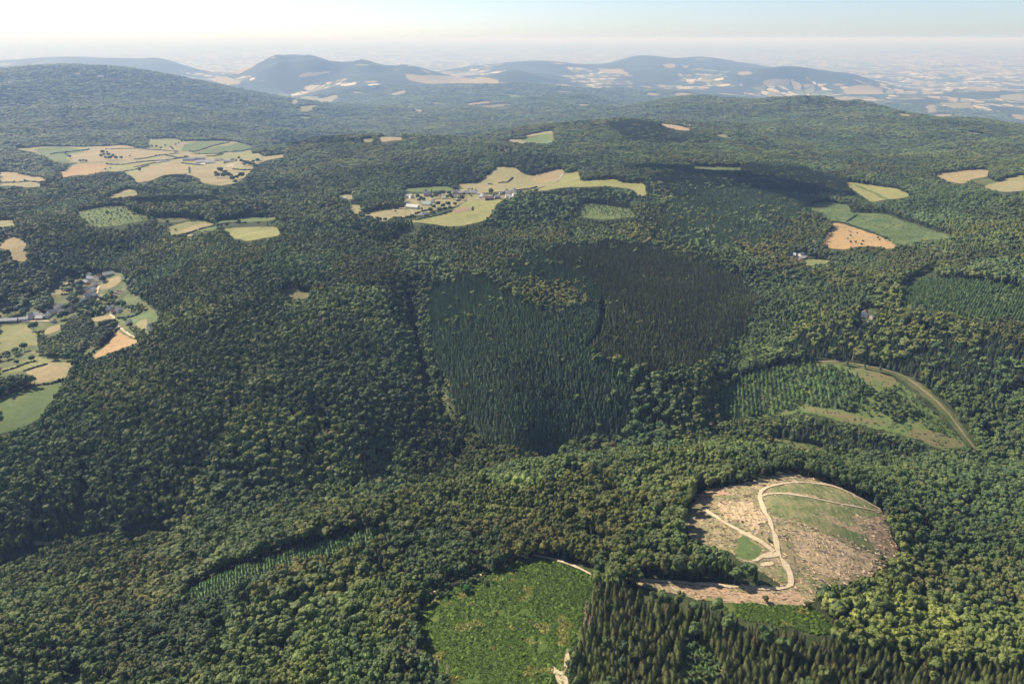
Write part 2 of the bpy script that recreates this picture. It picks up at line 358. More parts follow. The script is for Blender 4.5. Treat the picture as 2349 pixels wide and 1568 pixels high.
# ------------------------------------------------------------------ open land: meadows, fields, clearings, tracks
TR = {'d': (1, 0, 0), 'z1': (.3418, 0, 57.3), 'z2': (.3418, 745.5, 57.3), 'z3': (.3657, 1491, 57.3), 'lv': (.18287, 0, 602.2),
      'r4': (.3658, 0, 516.1), 'cv': (.1953, 774.2, 390), 'ff': (.14649, 344.1, 315.4), 'rf': (.1709, 1749.1, 487.5),
      'cc': (.24414, 1548.4, 1061), 'p8': (.3418, 917.6, 1032.3), 'r6': (.3657, 1491, 516.1), 'r7': (.41504, 0, 1032.3), 'r5': (.3658, 745.5, 516.1)}
def to_d(t, pts):
    s, ox, oy = TR[t]; return np.array([(x * s + ox, y * s + oy) for x, y in pts], float)

OPEN_NAME = []
OPEN = []      # (sheet polygon, ground polygon) that keeps trees out
def in_poly(poly, x, y):
    c = np.zeros(x.shape, bool); n_ = len(poly)
    bx = (x >= poly[:, 0].min()) & (x <= poly[:, 0].max()) & (y >= poly[:, 1].min()) & (y <= poly[:, 1].max())
    ii = np.nonzero(bx)[0]
    if not len(ii): return c
    xs, ys = x[ii], y[ii]; cc_ = np.zeros(len(ii), bool)
    for k in range(n_):
        x1, y1 = poly[k]; x2, y2 = poly[(k + 1) % n_]
        if y1 == y2: continue
        cond = ((y1 > ys) != (y2 > ys)) & (xs < (x2 - x1) * (ys - y1) / (y2 - y1) + x1)
        cc_ ^= cond
    c[ii] = cc_; return c
def smooth_ring(pts, step, wob):
    out = []; n_ = len(pts)
    for k in range(n_):
        a, b = pts[k], pts[(k + 1) % n_]
        m = max(1, int(np.hypot(*(b - a)) / step))
        for q in range(m):
            out.append(a + (b - a) * q / m)
    out = np.array(out)
    for _ in range(2): out = (np.roll(out, 1, 0) + 2 * out + np.roll(out, -1, 0)) / 4
    return out + rng.normal(0, wob, out.shape)
layer_no = {}
def sheet(name, ring, mat, layer):
    d = np.hypot(ring[:, 0], ring[:, 1]).mean()
    g = max(5.0, d * 0.006)
    x0, y0 = ring.min(0); x1, y1 = ring.max(0)
    while (x1 - x0) * (y1 - y0) / g / g > 9000: g *= 1.2
    gx, gy = np.meshgrid(np.arange(x0 + g / 2, x1, g), np.arange(y0 + g / 2, y1, g))
    gx, gy = gx.ravel(), gy.ravel(); k = in_poly(ring, gx, gy)
    pts = [Vector(p) for p in ring] + [Vector((a, b)) for a, b in zip(gx[k], gy[k])]
    nb = len(ring)
    v, e, f, *_ = delaunay_2d_cdt(pts, [], [list(range(nb))], 1, 0.05)
    v = np.array([(p[0], p[1]) for p in v]); z = height(v[:, 0], v[:, 1]) + .25 + d * .00022 + layer * (.12 + d * .00006)
    me = bpy.data.meshes.new(name); me.from_pydata(np.column_stack([v, z]).tolist(), [], [list(q) for q in f])
    flip = [p for p in me.polygons if p.normal.z < 0]
    if len(flip) > len(me.polygons) / 2: me.flip_normals()
    me.polygons.foreach_set('use_smooth', np.ones(len(me.polygons), bool))
    me.materials.append(MAT[mat])
    o = bpy.data.objects.new(name, me); COL.objects.link(o); o['kind'] = 'structure'
    return o
def field(name, t, mat, pts, layer=0, clear=True, label=None, ragged=0.0):
    d = to_d(t, pts); w = unproject(d)
    dist = np.hypot(w[:, 0], w[:, 1]).mean()
    ring = smooth_ring(w, max(4, dist * .005), max(.3, dist * .0004))
    ragged = ragged or min(6.0, max(1.2, dist * .0012))
    if ragged:
        nv = np.stack([fbm(ring[:, 0] / 9, ring[:, 1] / 9, 5, 3), fbm(ring[:, 0] / 9, ring[:, 1] / 9, 15, 3)], 1); ring = ring + nv * ragged
    if clear: OPEN.append((d, ring, dist)); OPEN_NAME.append(name)
    o = sheet(name, ring, mat, layer)
    if label: o['label'] = label
    return o
TRACKS = []
def track(name, t, mat, pts, width, layer=3, closed=False, clear=True):
    w = unproject(to_d(t, pts))
    dense = []
    for a, b in zip(w[:-1], w[1:]):
        m = max(1, int(np.hypot(*(b - a)) / 6))
        for q in range(m): dense.append(a + (b - a) * q / m)
    dense.append(w[-1]); c = np.array(dense)
    for _ in range(3): c[1:-1] = (c[:-2] + 2 * c[1:-1] + c[2:]) / 4
    tg = np.gradient(c, axis=0); tg /= np.maximum(np.hypot(tg[:, 0], tg[:, 1]), 1e-6)[:, None]
    nr = np.stack([-tg[:, 1], tg[:, 0]], 1)
    wob = lambda s_: (1 + .75 * fbm(c[:, 0] / 11, c[:, 1] / 11, s_, 3) + rng.normal(0, .16, len(c))).clip(.35, 2.2)[:, None]
    wl = width / 2 * wob(61); wr = width / 2 * wob(67)
    L, Rr = c + nr * wl, c - nr * wr
    v = np.empty((len(c) * 3, 2)); v[0::3] = L; v[1::3] = c; v[2::3] = Rr
    d = np.hypot(c[:, 0], c[:, 1]).mean()
    z = height(v[:, 0], v[:, 1]) + .3 + d * .00028 + layer * (.12 + d * .00006)
    f = []
    for k in range(len(c) - 1):
        a, b = 3 * k, 3 * k + 3
        f += [(a, b, b + 1, a + 1), (a + 1, b + 1, b + 2, a + 2)]
    me = bpy.data.meshes.new(name); me.from_pydata(np.column_stack([v, z]).tolist(), [], f)
    if me.polygons and me.polygons[0].normal.z < 0: me.flip_normals()
    me.materials.append(MAT[mat])
    o = bpy.data.objects.new(name, me); COL.objects.link(o); o['kind'] = 'structure'
    if clear: TRACKS.append((c, width / 2 + 2.0))
    return o

# foreground
field('bracken_meadow', 'd', 'bracken', [(958,1405),(1000,1372),(1060,1345),(1110,1325),(1180,1292),(1225,1280),(1300,1297),(1365,1324),(1347,1370),(1335,1430),(1318,1480),(1303,1530),(1297,1575),(1036,1575),(1010,1540),(975,1490),(957,1440)])
field('clearcut', 'd', 'clearcut', [(1568,1190),(1600,1140),(1620,1123),(1700,1112),(1770,1092),(1800,1083),(1850,1093),(1920,1116),(1990,1150),(2022,1172),(2035,1210),(2065,1275),(2040,1292),(2000,1320),(1950,1340),(1880,1345),(1862,1387),(1780,1387),(1640,1382),(1560,1365),(1480,1348),(1430,1326),(1500,1330),(1700,1341),(1800,1346),(1740,1310),(1660,1262),(1600,1245),(1570,1220)])
field('grass_patch', 'cc', 'cut_green', [(830,310),(1000,280),(1300,330),(1600,390),(1900,460),(1850,520),(1700,480),(1640,460),(1750,650),(1850,760),(1880,840),(1700,770),(1550,690),(1350,620),(1150,560),(950,500),(860,400)], 1, False, ragged=5.0)
field('grass_patch', 'cc', 'cut_green', [(890,240),(1200,200),(1480,230),(1700,320),(1930,440),(1880,450),(1600,390),(1300,310),(1000,275),(830,290)], 1, False, ragged=5.0)
field('grass_patch', 'cc', 'green', [(590,700),(700,700),(790,760),(820,860),(750,900),(680,925),(590,890),(560,800)], 1, False, ragged=5.0)
field('grass_patch', 'cc', 'cut_green', [(240,330),(350,310),(500,300),(640,300),(600,340),(400,350),(260,370)], 1, False, ragged=5.0)
field('grass_patch', 'cc', 'cut_green', [(830,1010),(1000,950),(1020,1040),(1070,1110),(1060,1150),(940,1090)], 1, False, ragged=5.0)
field('bare_earth', 'cc', 'cut_bare', [(1130,680),(1300,650),(1450,690),(1600,760),(1750,830),(1900,880),(1920,950),(1900,1020),(1800,1090),(1600,1100),(1400,1060),(1230,1000),(1150,900),(1100,780)], 1, False, ragged=5.0)
field('bare_earth', 'cc', 'cut_reddish', [(1420,500),(1560,560),(1700,610),(1850,670),(1800,560),(1900,480),(1940,490),(1980,640),(2060,780),(2130,890),(2090,910),(1990,840),(1880,800),(1800,720),(1650,640),(1480,570)], 1, False, ragged=5.0)
field('bare_earth', 'cc', 'cut_bare', [(330,380),(500,360),(700,350),(760,420),(830,500),(850,600),(800,650),(650,600),(520,540),(430,470)], 1, False, ragged=5.0)
field('bare_earth', 'cc', 'cut_reddish', [(0,1150),(200,1150),(500,1180),(800,1220),(1150,1230),(1280,1260),(1270,1330),(1000,1310),(700,1320),(450,1300),(200,1250),(0,1200)], 1, False, ragged=5.0)
field('bare_earth', 'cc', 'cut_reddish', [(240,290),(300,255),(500,260),(500,300),(350,310)], 1, False, ragged=5.0)
track('forest_track', 'cc', 'track_pale', [(-480,1095),(-300,1105),(0,1130),(250,1140),(500,1160),(700,1185),(900,1195),(1050,1190),(1130,1170),(1125,1120),(1080,1040),(1030,960),(980,900),(960,830),(940,760),(935,690),(910,600),(880,530),(840,470),(800,400),(785,330),(810,270),(860,225),(950,208),(1060,195),(1200,185),(1350,205),(1470,210),(1540,235),(1650,290),(1780,370),(1930,440)], 3.9, 4)
track('forest_track', 'cc', 'track_pale', [(800,320),(850,300),(930,288),(1050,295),(1200,320),(1400,360),(1600,405),(1880,455)], 2.2, 4)
track('forest_track', 'cc', 'track_pale', [(270,440),(340,480),(420,545),(520,600),(650,670),(760,720),(860,790),(930,840)], 3.2, 4)
field('landing_yard', 'cc', 'track_pale', [(690,925),(780,895),(860,860),(900,820),(970,830),(1000,900),(960,900),(900,890),(830,910),(720,940)], 3, False)
field('landing_yard', 'cc', 'track_pale', [(770,975),(880,930),(970,940),(900,985),(830,1000)], 3, False)
track('forest_track', 'cc', 'track_dull', [(970,720),(1030,800),(1080,880),(1120,960),(1150,1020)], 5.0, 3)
track('forest_track', 'p8', 'track_pale', [(890,710),(980,722),(1080,745),(1180,780),(1250,815),(1310,850)], 3.0, 4)
field('grass_verge', 'p8', 'olive', [(190,945),(340,905),(510,835),(585,812),(592,842),(520,872),(350,945),(200,980)], 1)
track('forest_track', 'p8', 'track_pale', [(195,960),(260,950),(340,920),(430,880),(510,850),(580,825)], 2.6, 4)
track('forest_track', 'p8', 'track_pale', [(1010,1470),(1060,1495),(1090,1530),(1120,1590)], 5.5, 4)
track('forest_track', 'p8', 'track_pale', [(1090,1520),(1110,1470),(1140,1410),(1150,1340)], 4.5, 4)
field('bracken_strip', 'd', 'bracken', [(1640,1383),(1760,1390),(1862,1390),(1885,1420),(1925,1452),(1860,1450),(1780,1428),(1700,1418)])
field('scrub_gap', 'd', 'scrub', [(1565,1475),(1600,1480),(1655,1515),(1650,1575),(1570,1575),(1560,1520)])
field('meadow', 'd', 'green', [(128,1575),(150,1550),(175,1540),(190,1555),(185,1575)])
# plantation right
field('young_plantation', 'd', 'scrub', [(1640,905),(1690,875),(1740,850),(1830,830),(1920,836),(1990,852),(2060,875),(2100,905),(2140,945),(2180,985),(2225,1030),(2150,1030),(2080,1000),(2010,985),(1930,968),(1840,945),(1780,955),(1660,965)], 0)
field('heath_patch', 'd', 'heath', [(1955,842),(2010,852),(2060,872),(2050,890),(1990,885),(1970,865)], 1, False)
field('heath_patch', 'd', 'heath', [(1830,930),(1890,940),(1990,960),(2050,967),(2050,975),(1960,969),(1860,946)], 1, False)
field('heath_patch', 'd', 'heath', [(2080,988),(2120,985),(2190,1003),(2222,1028),(2150,1026),(2085,1003)], 1, False)
field('green_meadow', 'd', 'green', [(2010,958),(2060,955),(2100,962),(2060,975),(2010,972)], 1, False)
field('grass_verge', 'r6', 'olive', [(1050,850),(1290,862),(1540,915),(1660,970),(1760,1045),(1850,1125),(1930,1215),(1990,1305),(2060,1410),(2020,1415),(1940,1320),(1870,1225),(1790,1140),(1700,1065),(1610,995),(1520,942),(1290,890),(1050,875)], 1)
track('forest_track', 'r6', 'track_dull', [(1050,862),(1150,858),(1290,875),(1420,898),(1540,928),(1640,980),(1730,1050),(1820,1130),(1900,1220),(1960,1310),(2040,1410)], 2.8, 4)
field('grass_clearing', 'r6', 'olive', [(710,1340),(800,1330),(900,1360),(1000,1380),(1090,1400),(1080,1425),(960,1410),(800,1370)])
field('grass_clearing', 'd', 'olive', [(1235,1042),(1250,1040),(1275,1042),(1262,1052),(1245,1053)])
field('grass_clearing', 'r7', 'olive', [(660,480),(740,450),(860,410),(960,430),(930,460),(820,450),(720,490)])
track('forest_track', 'r7', 'track_dull', [(190,515),(330,512),(500,510),(640,485)], 3.5, 3)
track('forest_track', 'r4', 'track_dull', [(1590,850),(1650,895),(1710,930)], 4, 3)
field('clearing_in_gully', 'r5', 'olive', [(690,960),(760,960),(790,1000),(760,1060),(800,1130),(830,1200),(780,1215),(740,1150),(680,1060)])
field('bare_patch', 'r4', 'heath', [(1740,410),(1850,395),(1960,430),(1900,470),(1800,465)])
field('young_plantation', 'd', 'scrub', [(2060,700),(2080,668),(2120,640),(2349,665),(2370,740),(2250,735),(2150,712)], 0)
track('forest_track', 'r6', 'track_dull', [(1690,505),(1790,512),(1880,520),(1960,525)], 4, 3)
track('forest_track', 'r6', 'track_dull', [(2190,585),(2280,600),(2346,615)], 4, 3)
field('young_plantation', 'r7', 'scrub', [(975,840),(1080,765),(1200,715),(1400,640),(1600,580),(1800,515),(2000,460),(2150,435),(2180,445),(2000,510),(1800,570),(1600,630),(1400,705),(1200,785),(1080,838)], 0)
# white house in the wood
field('garden', 'd', 'olive', [(1966,712),(1985,705),(2010,712),(2018,722),(2005,735),(1995,752),(1975,750),(1955,745),(1968,730)])
# left village
field('meadow', 'd', 'meadow_green', [(-20,925),(60,893),(120,877),(147,873),(132,900),(112,930),(92,960),(60,978),(-20,1003)])
field('field', 'lv', 'pale_green', [(-60,805),(340,768),(400,870),(478,882),(486,1045),(300,1040),(150,1080),(50,1145),(-60,1130)])
field('field', 'lv', 'dry', [(600,805),(768,772),(760,830),(720,870),(545,918),(580,860)])
field('stubble_field', 'lv', 'orange', [(1450,840),(1500,870),(1600,940),(1690,970),(1765,985),(1700,1020),(1500,1090),(1300,1170),(1150,1220),(1120,1200),(1240,1120),(1320,1050),(1390,960)])
field('field', 'lv', 'dry', [(1110,700),(1250,672),(1370,660),(1420,700),(1440,750),(1340,788),(1290,790),(1240,750),(1160,740)])
field('field', 'lv', 'dry', [(290,1390),(600,1260),(915,1247),(928,1280),(850,1340),(838,1440),(700,1480),(450,1530),(440,1440),(350,1400)])
field('meadow', 'lv', 'pale_green', [(-30,1345),(200,1290),(450,1170),(600,1220),(780,1190),(780,1240),(550,1285),(290,1370),(-30,1385)])
field('field', 'lv', 'tan', [(600,400),(690,350),(900,312),(890,380),(760,408),(640,428)])
field('field', 'lv', 'tan', [(740,212),(960,182),(1000,230),(850,278),(780,250)])
field('stubble_field', 'lv', 'dry', [(1240,360),(1260,250),(1380,200),(1530,162),(1520,220),(1470,300),(1330,340)])
field('field', 'lv', 'tan', [(300,600),(380,500),(440,442),(400,590),(300,630)])
field('meadow', 'lv', 'pale_green', [(-30,610),(60,540),(180,590),(80,645),(-30,760)])
field('meadow', 'lv', 'green', [(1480,700),(1900,620),(2000,680),(1950,760),(1850,900),(1790,860),(1700,780),(1500,760)])
field('field', 'lv', 'tan', [(1690,780),(1760,720),(1850,700),(1840,760),(1850,850),(1790,850)], 1, False)
field('meadow', 'lv', 'green', [(1440,480),(1600,440),(1740,430),(1720,480),(1560,510)])
field('meadow', 'lv', 'pale_green', [(1200,470),(1230,400),(1340,380),(1330,450),(1200,500)])
field('meadow', 'lv', 'pale_green', [(560,690),(700,670),(720,700),(580,715)])
LVA = to_d('lv', [(-60,570),(100,490),(300,430),(560,410),(720,215),(960,165),(1400,115),(1560,140),(1560,250),(1720,380),(1760,460),(1900,570),(2000,640),(1985,760),(1880,880),(1790,960),(1500,1095),(1150,1225),(900,1320),(838,1455),(480,1550),(-60,1560)])
field('village_land', 'd', 'garden', [tuple(q) for q in LVA], -1, False)
field('village_ground', 'lv', 'olive', [(1010,200),(1130,170),(1290,190),(1420,130),(1400,190),(1300,240),(1240,300),(1230,400),(1200,480),(1060,520),(1000,520),(1040,420),(1060,330),(1010,280)])
field('village_ground', 'lv', 'olive', [(-30,770),(60,690),(250,680),(360,640),(520,640),(640,640),(740,540),(900,550),(960,560),(900,640),(800,680),(560,740),(300,760)])
field('village_ground', 'lv', 'olive', [(1340,570),(1480,560),(1560,600),(1520,660),(1420,670),(1350,620)])
field('meadow', 'lv', 'olive', [(1530,330),(1640,360),(1560,440),(1430,460),(1410,420)])
field('village_yard', 'lv', 'track_pale', [(1020,510),(1050,430),(1100,345),(1150,295),(1190,320),(1225,330),(1210,400),(1160,440),(1150,480),(1090,510)], 2, False)
field('village_yard', 'lv', 'track_pale', [(1270,235),(1310,190),(1350,150),(1390,170),(1330,215)], 2, False)
field('village_yard', 'lv', 'track_pale', [(190,755),(260,720),(350,715),(350,745),(250,758)], 2, False)
track('village_road', 'lv', 'track_pale', [(1040,520),(1030,480),(1060,420),(1095,350),(1150,300),(1230,260),(1290,220)], 6)
track('village_road', 'lv', 'track_pale', [(1380,655),(1425,690),(1445,740),(1480,790),(1550,860),(1640,920),(1780,950)], 3.6)
track('village_road', 'lv', 'track_pale', [(-20,770),(120,750),(250,745),(360,742),(500,735),(640,740)], 4.5)
track('village_road', 'lv', 'track_dull', [(860,550),(960,525),(1050,520),(1200,500),(1320,520),(1390,600),(1385,655)], 3.5)
track('village_road', 'lv', 'track_pale', [(1150,480),(1200,420),(1225,360),(1240,300)], 5)
track('village_road', 'lv', 'track_pale', [(820,280),(900,255),(1000,235)], 4)
field('field', 'r4', 'dry', [(-20,112),(60,70),(168,108),(160,170),(183,228),(120,243),(60,213),(90,190),(30,152),(-20,152)])
field('field', 'd', 'tan', [(-10,506),(20,505),(40,512),(30,520),(-10,522)])
field('clearing', 'z1', 'scrub', [(490,1260),(600,1240),(850,1215),(880,1260),(1000,1290),(980,1320),(800,1350),(640,1360),(560,1300)])
# upland fields left of centre
field('field', 'z1', 'pale_green', [(1110,1390),(1140,1355),(1300,1310),(1370,1310),(1450,1340),(1400,1365),(1270,1395),(1180,1410)])
field('stubble_strip', 'z1', 'dry', [(1205,1385),(1300,1345),(1390,1325),(1430,1338),(1330,1365),(1250,1400)], 1, False)
field('field', 'z1', 'green', [(1290,1395),(1330,1372),(1440,1348),(1470,1368),(1380,1392)])
field('field', 'z1', 'yellow', [(1495,1375),(1520,1365),(1700,1357),(1868,1353),(1872,1385),(1890,1410),(1800,1428),(1720,1440),(1660,1454),(1560,1430),(1545,1410)])
field('meadow', 'z1', 'green', [(1430,1315),(1600,1305),(1640,1290),(1850,1288),(1855,1310),(1650,1325),(1480,1345)])
field('field', 'z1', 'dry', [(1225,1428),(1260,1405),(1310,1400),(1290,1420)])
field('field', 'z1', 'olive', [(1010,1295),(1180,1290),(1330,1300),(1200,1330),(1080,1330)])
# far-left farm basin
field('pasture', 'z1', 'tan', [(90,832),(330,817),(700,812),(860,812),(930,828),(985,830),(990,790),(985,768),(1100,757),(1200,766),(1240,785),(1530,780),(1600,790),(1705,822),(1695,868),(1785,885),(1915,868),(1915,888),(1780,912),(1740,930),(1700,965),(1660,1010),(1620,1050),(1500,1082),(1345,1065),(1330,1030),(1250,1000),(1120,1005),(1000,1050),(930,1065),(885,1030),(850,1000),(820,985),(700,985),(520,1010),(420,1030),(385,990),(470,945),(540,925),(480,925),(400,930),(340,905),(290,880),(230,855)], 0, True)
field('field', 'z1', 'green', [(230,835),(460,822),(600,838),(460,868),(440,900),(480,925),(400,925),(340,905),(290,880)], 1, False)
field('field', 'z1', 'dry', [(470,880),(600,838),(730,814),(860,814),(930,830),(1240,864),(1050,882),(840,915),(690,915),(560,930),(490,920)], 1, False)
field('field', 'z1', 'green', [(1210,850),(1260,800),(1300,785),(1530,782),(1400,825),(1290,852)], 1, False)
field('field', 'z1', 'green', [(1300,858),(1480,815),(1600,795),(1700,825),(1650,845),(1490,868),(1380,868)], 1, False)
field('field', 'z1', 'pale_green', [(990,795),(1000,770),(1100,760),(1215,770),(1200,790),(1130,815),(1100,830),(1000,825)], 1, False)
field('field', 'z1', 'pale_green', [(1400,880),(1490,872),(1690,855),(1690,880),(1780,890),(1740,910),(1600,905),(1500,900)], 1, False)
field('field', 'z1', 'yellow', [(690,978),(740,940),(960,935),(1080,915),(1000,950),(920,975),(830,990)], 1, False)
field('field', 'z1', 'dry', [(900,1030),(920,990),(1000,955),(1110,925),(1230,920),(1280,960),(1240,1000),(1120,1005),(1000,1048),(930,1060)], 1, False)
field('field', 'z1', 'orange', [(390,990),(480,950),(560,935),(740,938),(690,975),(500,1010),(420,1028)], 1, False)
field('field', 'z1', 'dry', [(1290,1000),(1300,965),(1450,985),(1660,1000),(1600,1055),(1500,1078),(1345,1060)], 1, False)
field('field', 'z1', 'dry', [(-20,985),(100,990),(220,1020),(360,1045),(250,1058),(100,1062),(-20,1060)])
field('field', 'z1', 'tan', [(-20,1062),(100,1062),(250,1060),(300,1080),(200,1095),(100,1080),(-20,1085)])
field('field', 'z1', 'tan', [(690,1170),(760,1140),(850,1100),(900,1110),(940,1140),(860,1155)])
field('farm_yard', 'ff', 'gravel', [(740,420),(800,385),(900,360),(1000,375),(1000,400),(920,425),(840,430)], 2, False)
field('farm_yard', 'ff', 'gravel', [(1160,440),(1250,425),(1320,410),(1330,460),(1270,470),(1200,460)], 2, False)
track('farm_road', 'ff', 'gravel', [(470,228),(560,242),(600,270),(640,300),(680,322)], 5)
track('farm_road', 'ff', 'gravel', [(-200,185),(100,200),(300,218),(470,230),(600,242),(700,248)], 4)
# centre village
field('meadow', 'cv', 'yellow', [(720,605),(900,575),(1120,545),(1330,490),(1380,450),(1470,400),(1520,352),(1700,362),(1950,345),(1880,410),(1800,530),(1720,600),(1650,615),(1500,655),(1300,672),(1180,645),(950,620),(800,615)])
field('meadow', 'cv', 'tan', [(210,552),(400,495),(560,467),(700,457),(860,480),(900,530),(850,562),(640,562),(540,612),(460,582),(330,548)])
field('field', 'cv', 'tan', [(120,442),(220,402),(285,402),(290,450),(268,515),(210,520)])
field('meadow', 'cv', 'green', [(740,228),(900,207),(1200,192),(1340,202),(1380,222),(1340,258),(1100,258),(900,260),(800,258)])
field('village_ground', 'cv', 'tan', [(800,300),(900,290),(1340,262),(1400,235),(1560,215),(1650,260),(1700,300),(1900,290),(1960,250),(2130,255),(2080,320),(1960,345),(1700,362),(1520,352),(1470,400),(1330,440),(1100,480),(1060,520),(900,530),(860,480),(700,455),(770,430),(780,380)])
field('village_ground', 'cv', 'tan', [(0,300),(60,292),(170,288),(190,320),(150,350),(30,345)])
field('wheat_field', 'z2', 'tan', [(870,1066),(1010,1066),(1160,952),(1300,966),(1340,1010),(1380,1015),(1450,996),(1600,966),(1608,990),(1560,1050),(1500,1080),(1400,1100),(1340,1112),(1200,1122),(1050,1130),(960,1110)])
field('field', 'z2', 'dry', [(1390,1020),(1450,998),(1598,968),(1600,990),(1540,1045),(1430,1070),(1400,1050)], 1, False)
field('meadow', 'z2', 'yellow', [(1612,992),(1705,982),(1712,1050),(1800,1046),(1950,1036),(2000,1060),(2140,1062),(2168,1140),(2112,1148),(2050,1100),(1900,1085),(1700,1090),(1600,1092),(1480,1112),(1360,1122),(1540,1062)])
field('clearing', 'z2', 'scrub', [(1700,1212),(1750,1197),(1850,1202),(2040,1232),(2090,1290),(1900,1310),(1690,1290)])
field('vegetable_plot', 'cv', 'plot', [(1365,480),(1400,448),(1585,442),(1580,480),(1480,492),(1360,508)], 2, False)
track('village_road', 'cv', 'gravel', [(1380,190),(1420,210),(1470,240),(1480,280),(1400,320),(1500,345),(1700,350),(1900,325),(2060,290),(2250,245),(2349,230)], 5)
track('village_road', 'cv', 'gravel', [(900,360),(930,400),(1000,440),(1010,480),(960,540),(900,540)], 4)
track('village_road', 'cv', 'gravel', [(850,470),(880,500),(900,535)], 5)
track('farm_road', 'z2', 'gravel', [(1530,1060),(1570,1040),(1600,1000)], 6)
track('farm_road', 'z2', 'gravel', [(2110,1150),(2200,1152)], 5)
field('field', 'z2', 'dry', [(340,785),(510,753),(528,775),(400,790)])
field('field', 'z2', 'pale_green', [(220,775),(330,760),(330,785),(250,790)])
field('meadow', 'z2', 'green', [(1330,765),(1480,730),(1543,730),(1545,785),(1500,800),(1380,805),(1300,790)])
field('field', 'z2', 'tan', [(1335,745),(1480,713),(1540,712),(1540,728),(1480,730),(1350,755)])
field('field', 'z2', 'tan', [(1170,772),(1320,768),(1370,795),(1280,800),(1250,785)])
field('meadow', 'z2', 'green', [(1130,833),(1250,838),(1245,850),(1130,846)])
# right side
field('stubble_field', 'rf', 'orange', [(940,140),(1040,142),(1200,190),(1400,260),(1600,332),(1680,370),(1800,440),(1790,488),(1640,498),(1560,462),(1400,452),(1250,462),(1150,500),(920,490),(830,462),(780,412),(830,342),(880,292),(950,212)])
field('young_plantation', 'z3', 'row_green', [(910,1140),(1090,1106),(1250,1130),(1262,1180),(1400,1180),(1500,1190),(1620,1240),(1780,1290),(1900,1320),(1880,1342),(1700,1352),(1590,1390),(1520,1370),(1480,1332),(1300,1262),(1150,1232),(1080,1190),(1000,1150)])
field('wheat_field', 'z3', 'yellow', [(1210,980),(1400,1005),(1560,1035),(1658,1070),(1600,1085),(1450,1100),(1400,1115),(1340,1085),(1280,1040)])
track('hedge_bank', 'z3', 'scrub', [(1290,1005),(1380,1045),(1450,1080),(1500,1098)], 9, 3)
field('field', 'z3', 'dry', [(1780,940),(1960,915),(2100,905),(2128,920),(2118,958),(2020,965),(1970,1000),(1890,990)])
field('field', 'z3', 'tan', [(2090,1012),(2200,977),(2360,935),(2360,1040),(2220,1052)])
field('field', 'z3', 'olive', [(2010,965),(2120,960),(2190,990),(2090,1010),(2030,990)])
field('meadow', 'z3', 'green', [(265,882),(600,896),(590,910),(270,910)])
field('lawn', 'rf', 'pale_green', [(550,640),(620,625),(800,635),(920,640),(915,660),(840,695),(640,722),(560,715)])
field('farm_yard', 'rf', 'gravel', [(370,575),(430,560),(520,580),(600,545),(820,520),(830,550),(600,570),(540,630),(490,655),(400,610)])
field('field', 'rf', 'yellow', [(830,550),(910,530),(1040,535),(1030,572),(920,562)])
field('quarry', 'z3', 'cut_bare', [(60,622),(110,620),(170,635),(250,645),(265,665),(200,665),(100,640)])
field('field', 'z3', 'pale_green', [(390,690),(440,688),(530,708),(520,715),(430,705)])
field('field', 'z3', 'pale_green', [(1925,668),(2000,672),(2095,682),(2095,690),(1990,684)])
